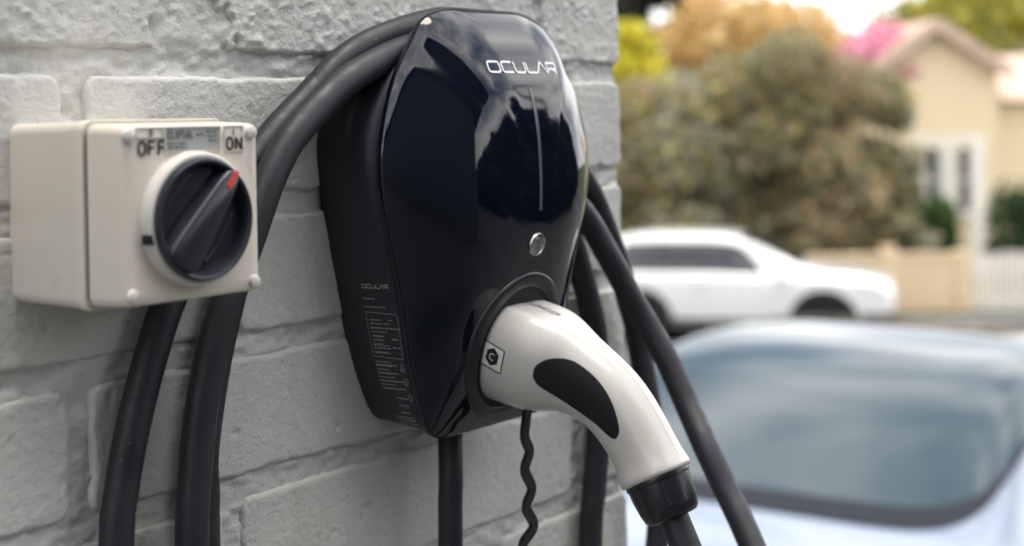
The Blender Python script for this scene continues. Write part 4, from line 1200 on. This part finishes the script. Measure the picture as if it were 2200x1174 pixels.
# ------------------------------------------------------------------ street fence
M_rend = mat('cream_render', (0.66, 0.51, 0.33), 0.85, var=.06, vscale=3, bump=.2, bscale=60, bdist=.004)
M_pick = mat('picket_white', (0.76, 0.70, 0.62), 0.6)
FZ = 25.6
fl = gh(FZ)
fr = empty('rendered_fence', bgp(Xp(1700, FZ), FZ, fl), BGROT, 'low cream rendered fence wall running behind the white SUV', 'fence')
ftop = hp(546, FZ, 1980)
long_box('panel', Xp(-3200, FZ), Xp(2068, FZ), FZ, FZ + .16, fl - .05, ftop - .05, M_rend, fr)
long_box('coping', Xp(-3202, FZ), Xp(2070, FZ), FZ - .03, FZ + .19, ftop - .05, ftop, M_rend, fr)
for px in (1905, 2064):
    long_box('pier', Xp(px, FZ) - .12, Xp(px, FZ) + .12, FZ - .06, FZ + .22, fl - .05, ftop + (.14 if px < 2000 else .04), M_rend, fr)
pf = empty('picket_fence', bgp(Xp(2140, FZ), FZ + .06, fl), BGROT, 'white picket fence panel right of the cream fence wall', 'fence')
xx = Xp(2076, FZ)
pr = long_box('rail', xx, Xp(2330, FZ), FZ + .085, FZ + .125, fl + .2, fl + .28, M_pick, pf)
long_box('rail', xx, Xp(2330, FZ), FZ + .085, FZ + .125, ftop - .3, ftop - .22, M_pick, pf)
while xx < Xp(2330, FZ):
    o = long_box('picket', xx, xx + .075, FZ + .06, FZ + .082, fl + .06, ftop - .01 + .012 * math.sin(xx * 9), M_pick, pf)
    xx += .104
# street verge
rsv = np.random.RandomState(5)
V = []; F_ = []
for i in range(9000):
    X = rsv.uniform(Xp(1300, 25), Xp(2400, 25)); Z = 25.36 + rsv.uniform(0, .2) if i % 2 else rsv.uniform(24.87, 24.9)
    h = rsv.uniform(.05, .13); a = rsv.uniform(0, 6.28); dx, dz = .012 * math.cos(a), .012 * math.sin(a)
    k = len(V); V += [bgp(X - dx, Z - dz, fl - .01), bgp(X + dx, Z + dz, fl - .01), bgp(X + rsv.uniform(-.04, .04), Z + rsv.uniform(-.04, .04), fl + h)]; F_.append((k, k + 1, k + 2))
tag(mk('verge_grass', V, F_, L_green, None, smooth=False), 'uneven green grass along the foot of the street fence', 'grass', kind='stuff')

# ------------------------------------------------------------------ the cream house
M_cream = mat('cream_weatherboard', (0.74, 0.60, 0.40), 0.75, var=.04)
M_trimw = mat('white_trim', (0.78, 0.75, 0.68), 0.5)
M_roof = mat('pale_tile', (0.52, 0.38, 0.30), 0.8, var=.15, vscale=4)
M_pane = mat('dark_pane', (0.05, 0.06, 0.07), 0.08)
HZ = 33.0
hg = gh(HZ)
apx = Xp(2008, HZ); aph = hp(52, HZ, 2008)
exr = Xp(2168, HZ); eh = hp(158, HZ, 2168)
exl = 2 * apx - exr
hs = empty('cream_house', bgp(apx, HZ, hg), BGROT, 'cream gabled house with white trimmed windows behind the picket fence', 'house')
def bgmesh(name, pts, faces, material, parent, smooth=False):
    return mk(name, [bgp(*p) for p in pts], faces, material, parent, smooth)
wl, wr_ = exl + .25, exr - .25
ehw = eh + (aph - eh) * (.25 / (exr - apx))
bgmesh('gable_wall', [(wl, HZ, hg), (wr_, HZ, hg), (wr_, HZ, ehw), (apx, HZ, aph - .05), (wl, HZ, ehw), (wl, HZ + 6, hg), (wr_, HZ + 6, hg), (wr_, HZ + 6, ehw), (apx, HZ + 6, aph - .05), (wl, HZ + 6, ehw)],
       [(0, 1, 2, 3, 4), (5, 6, 7, 8, 9), (0, 1, 6, 5), (1, 2, 7, 6), (4, 0, 5, 9)], M_cream, hs)
for sgn in (-1, 1):
    ex = exr if sgn > 0 else exl
    th = .12
    roof = bgmesh('roof', [(apx, HZ - .35, aph), (ex, HZ - .35, eh), (ex, HZ + 6.3, eh), (apx, HZ + 6.3, aph), (apx, HZ - .35, aph + th), (ex, HZ - .35, eh + th), (ex, HZ + 6.3, eh + th), (apx, HZ + 6.3, aph + th)],
                  [(0, 1, 2, 3), (4, 5, 6, 7), (0, 1, 5, 4), (1, 2, 6, 5), (2, 3, 7, 6)], M_roof, hs)
    bgmesh('barge_board', [(apx, HZ - .40, aph - .16), (ex, HZ - .40, eh - .16), (ex, HZ - .40, eh + th + .02), (apx, HZ - .40, aph + th + .02), (apx, HZ - .36, aph - .16), (ex, HZ - .36, eh - .16), (ex, HZ - .36, eh + th + .02), (apx, HZ - .36, aph + th + .02)],
           [(0, 1, 2, 3), (4, 5, 6, 7), (0, 1, 5, 4), (2, 3, 7, 6), (1, 2, 6, 5)], M_roof, roof)
# main wing to the right, its wall and low roof
long_box('wing_wall', wr_ + .003, wr_ + 7, HZ + .5, HZ + 6, hg, hp(215, HZ, 2190), M_cream, hs)
rz = hp(215, HZ, 2190)
bgmesh('wing_roof', [(wr_ - .1, HZ + .1, rz), (wr_ + 7.3, HZ + .1, rz), (wr_ + 7.3, HZ + 3.2, rz + 1.1), (wr_ - .1, HZ + 3.2, rz + 1.1), (wr_ - .1, HZ + 6.3, rz), (wr_ + 7.3, HZ + 6.3, rz)], [(0, 1, 2, 3), (3, 2, 5, 4), (0, 3, 4), (1, 5, 2)], M_roof, hs)
def win(px0, px1, py0, py1):
    x0, x1 = Xp(px0, HZ), Xp(px1, HZ); z1, z0 = hp(py0, HZ, px0), hp(py1, HZ, px0)
    w = long_box('window', x0, x1, HZ - .03, HZ - .012, z0, z1, M_pane, hs)
    t = .07
    for a, b, c, d in ((x0 - t, x1 + t, z1, z1 + t), (x0 - t, x1 + t, z0 - t, z0), (x0 - t, x0, z0, z1), (x1, x1 + t, z0, z1)):
        long_box('frame', a, b, HZ - .07, HZ - .004, c, d, M_trimw, w)
    zm = (z0 + z1) / 2
    long_box('glazing_bar', x0, x1, HZ - .05, HZ - .031, zm - .025, zm + .025, M_trimw, w)
    long_box('sill', x0 - .12, x1 + .12, HZ - .14, HZ - .072, z0 - t - .05, z0 - t, M_trimw, w)
win(1988, 2014, 318, 455); win(2056, 2078, 318, 455)
long_box('window_surround', Xp(1962, HZ), Xp(1980, HZ), HZ - .05, HZ - .003, hp(460, HZ, 1970), hp(305, HZ, 1970), M_trimw, hs)
long_box('window_surround', Xp(2022, HZ), Xp(2050, HZ), HZ - .05, HZ - .003, hp(460, HZ, 1970), hp(305, HZ, 1970), M_trimw, hs)
long_box('porch_post', Xp(2084, 32), Xp(2112, 32), 31.9, 32.1, hg, hp(300, 32, 2100), M_trimw, hs)
long_box('porch_lintel', Xp(1955, 32), Xp(2112, 32), 31.92, 32.08, hp(300, 32, 2100), hp(290, 32, 2100), M_trimw, hs)

# ------------------------------------------------------------------ what stands behind the camera (seen in the gloss of the charger)
M_nb = mat('neighbour_board', (0.09, 0.09, 0.095), 0.8, var=.08)
M_nr = mat('neighbour_roof', (0.10, 0.09, 0.085), 0.8, var=.2)
NX0, NX1, NY0, NY1, NH = -14.0, 1.55, -9.0, -2.3, 2.9
NAX, NAH = -.9, 5.5
nb = empty('neighbour_house', (NAX, (NY0 + NY1) / 2, 0), 0, 'grey boarded house with steep dark gable behind the photographer', 'house')
V = [(NX0, NY1, 0), (NX1, NY1, 0), (NX1, NY1, NH), (NAX, NY1, NAH), (NX0, NY1, NH), (NX0, NY0, 0), (NX1, NY0, 0), (NX1, NY0, NH), (NAX, NY0, NAH), (NX0, NY0, NH)]
mk('wall', V, [(0, 1, 2, 3, 4), (9, 8, 7, 6, 5), (1, 6, 7, 2), (0, 4, 9, 5)], M_nb, nb, smooth=False)
for sg, ex in ((1, NX1 + .35), (-1, NX0 - .35)):
    eh2 = NH - .35 * (NAH - NH) / abs((NX1 if sg > 0 else NX0) - NAX)
    V = [(NAX, NY1 + .3, NAH + .01), (ex, NY1 + .3, eh2 + .01), (ex, NY0 - .3, eh2 + .01), (NAX, NY0 - .3, NAH + .01)]
    V += [(x, y, z + .14) for x, y, z in V]
    mk('roof', V, [(0, 1, 2, 3), (4, 5, 6, 7), (0, 1, 5, 4), (1, 2, 6, 5), (2, 3, 7, 6)], M_nr, nb, smooth=False)
for i, (x, y, top, rx, tall) in enumerate(((3.9, -5.6, 2.4, 1.7, False), (6.6, -6.0, 3.5, 2.3, False), (9.3, -6.0, 4.9, 1.9, True), (12.0, -6.0, 3.7, 2.4, False), (15.0, -4.6, 3.9, 2.5, False))):
    lb = ['round dark tree beside the neighbour house', 'wide dark tree between the round tree and the cypress', 'tall pointed cypress behind the photographer', 'dark tree right of the cypress', 'outermost dark tree of the row towards the street'][i]
    tree('boundary_tree' if not tall else 'cypress', 0, 0, top, rx, L_black, lb, n=11000, size=.16, seed=60 + i, crown_base=-.6, tall=tall, world=(x, y), group='trees behind the photographer', lob=13)
pole = empty('power_pole', (16.5, -9.5, gh(Vector((16.5, -9.5, 0)).dot(FWD))), 0, 'timber power pole with crossarm behind the boundary trees', 'pole')
tube('shaft', [(16.5, -9.5, -2.2), (16.5, -9.5, 3), (16.5, -9.5, 9.2)], .14, M_bark, pole, step=1, n=10, taper=lambda t: 1 - .3 * t)
box('crossarm', (16.5, -9.5, 8.7), (.1, 1.8, .12), M_bark, pole)
for i, (dy, ex, ey, ez) in enumerate(((-.8, -4, -20, 8.4), (-.3, -2, -22, 8.2), (.3, 1.75, -2.0, 3.4), (.8, 0, -24, 8.8))):
    a = np.array((16.5, -9.5 + dy, 8.78)); b = np.array((ex, ey, ez))
    pts = [tuple(a + (b - a) * t + np.array((0, 0, -2.2 * t * (1 - t)))) for t in np.linspace(0, 1, 14)]
    o = tube('power_line', pts, .018, M_trim, None, step=1.0, n=6)
    tag(o, ['black power line from the near end of the crossarm', 'black power line second along the crossarm', 'black service wire from the pole to the neighbour house', 'black power line from the far end of the crossarm'][i], 'wire', 'overhead wires')
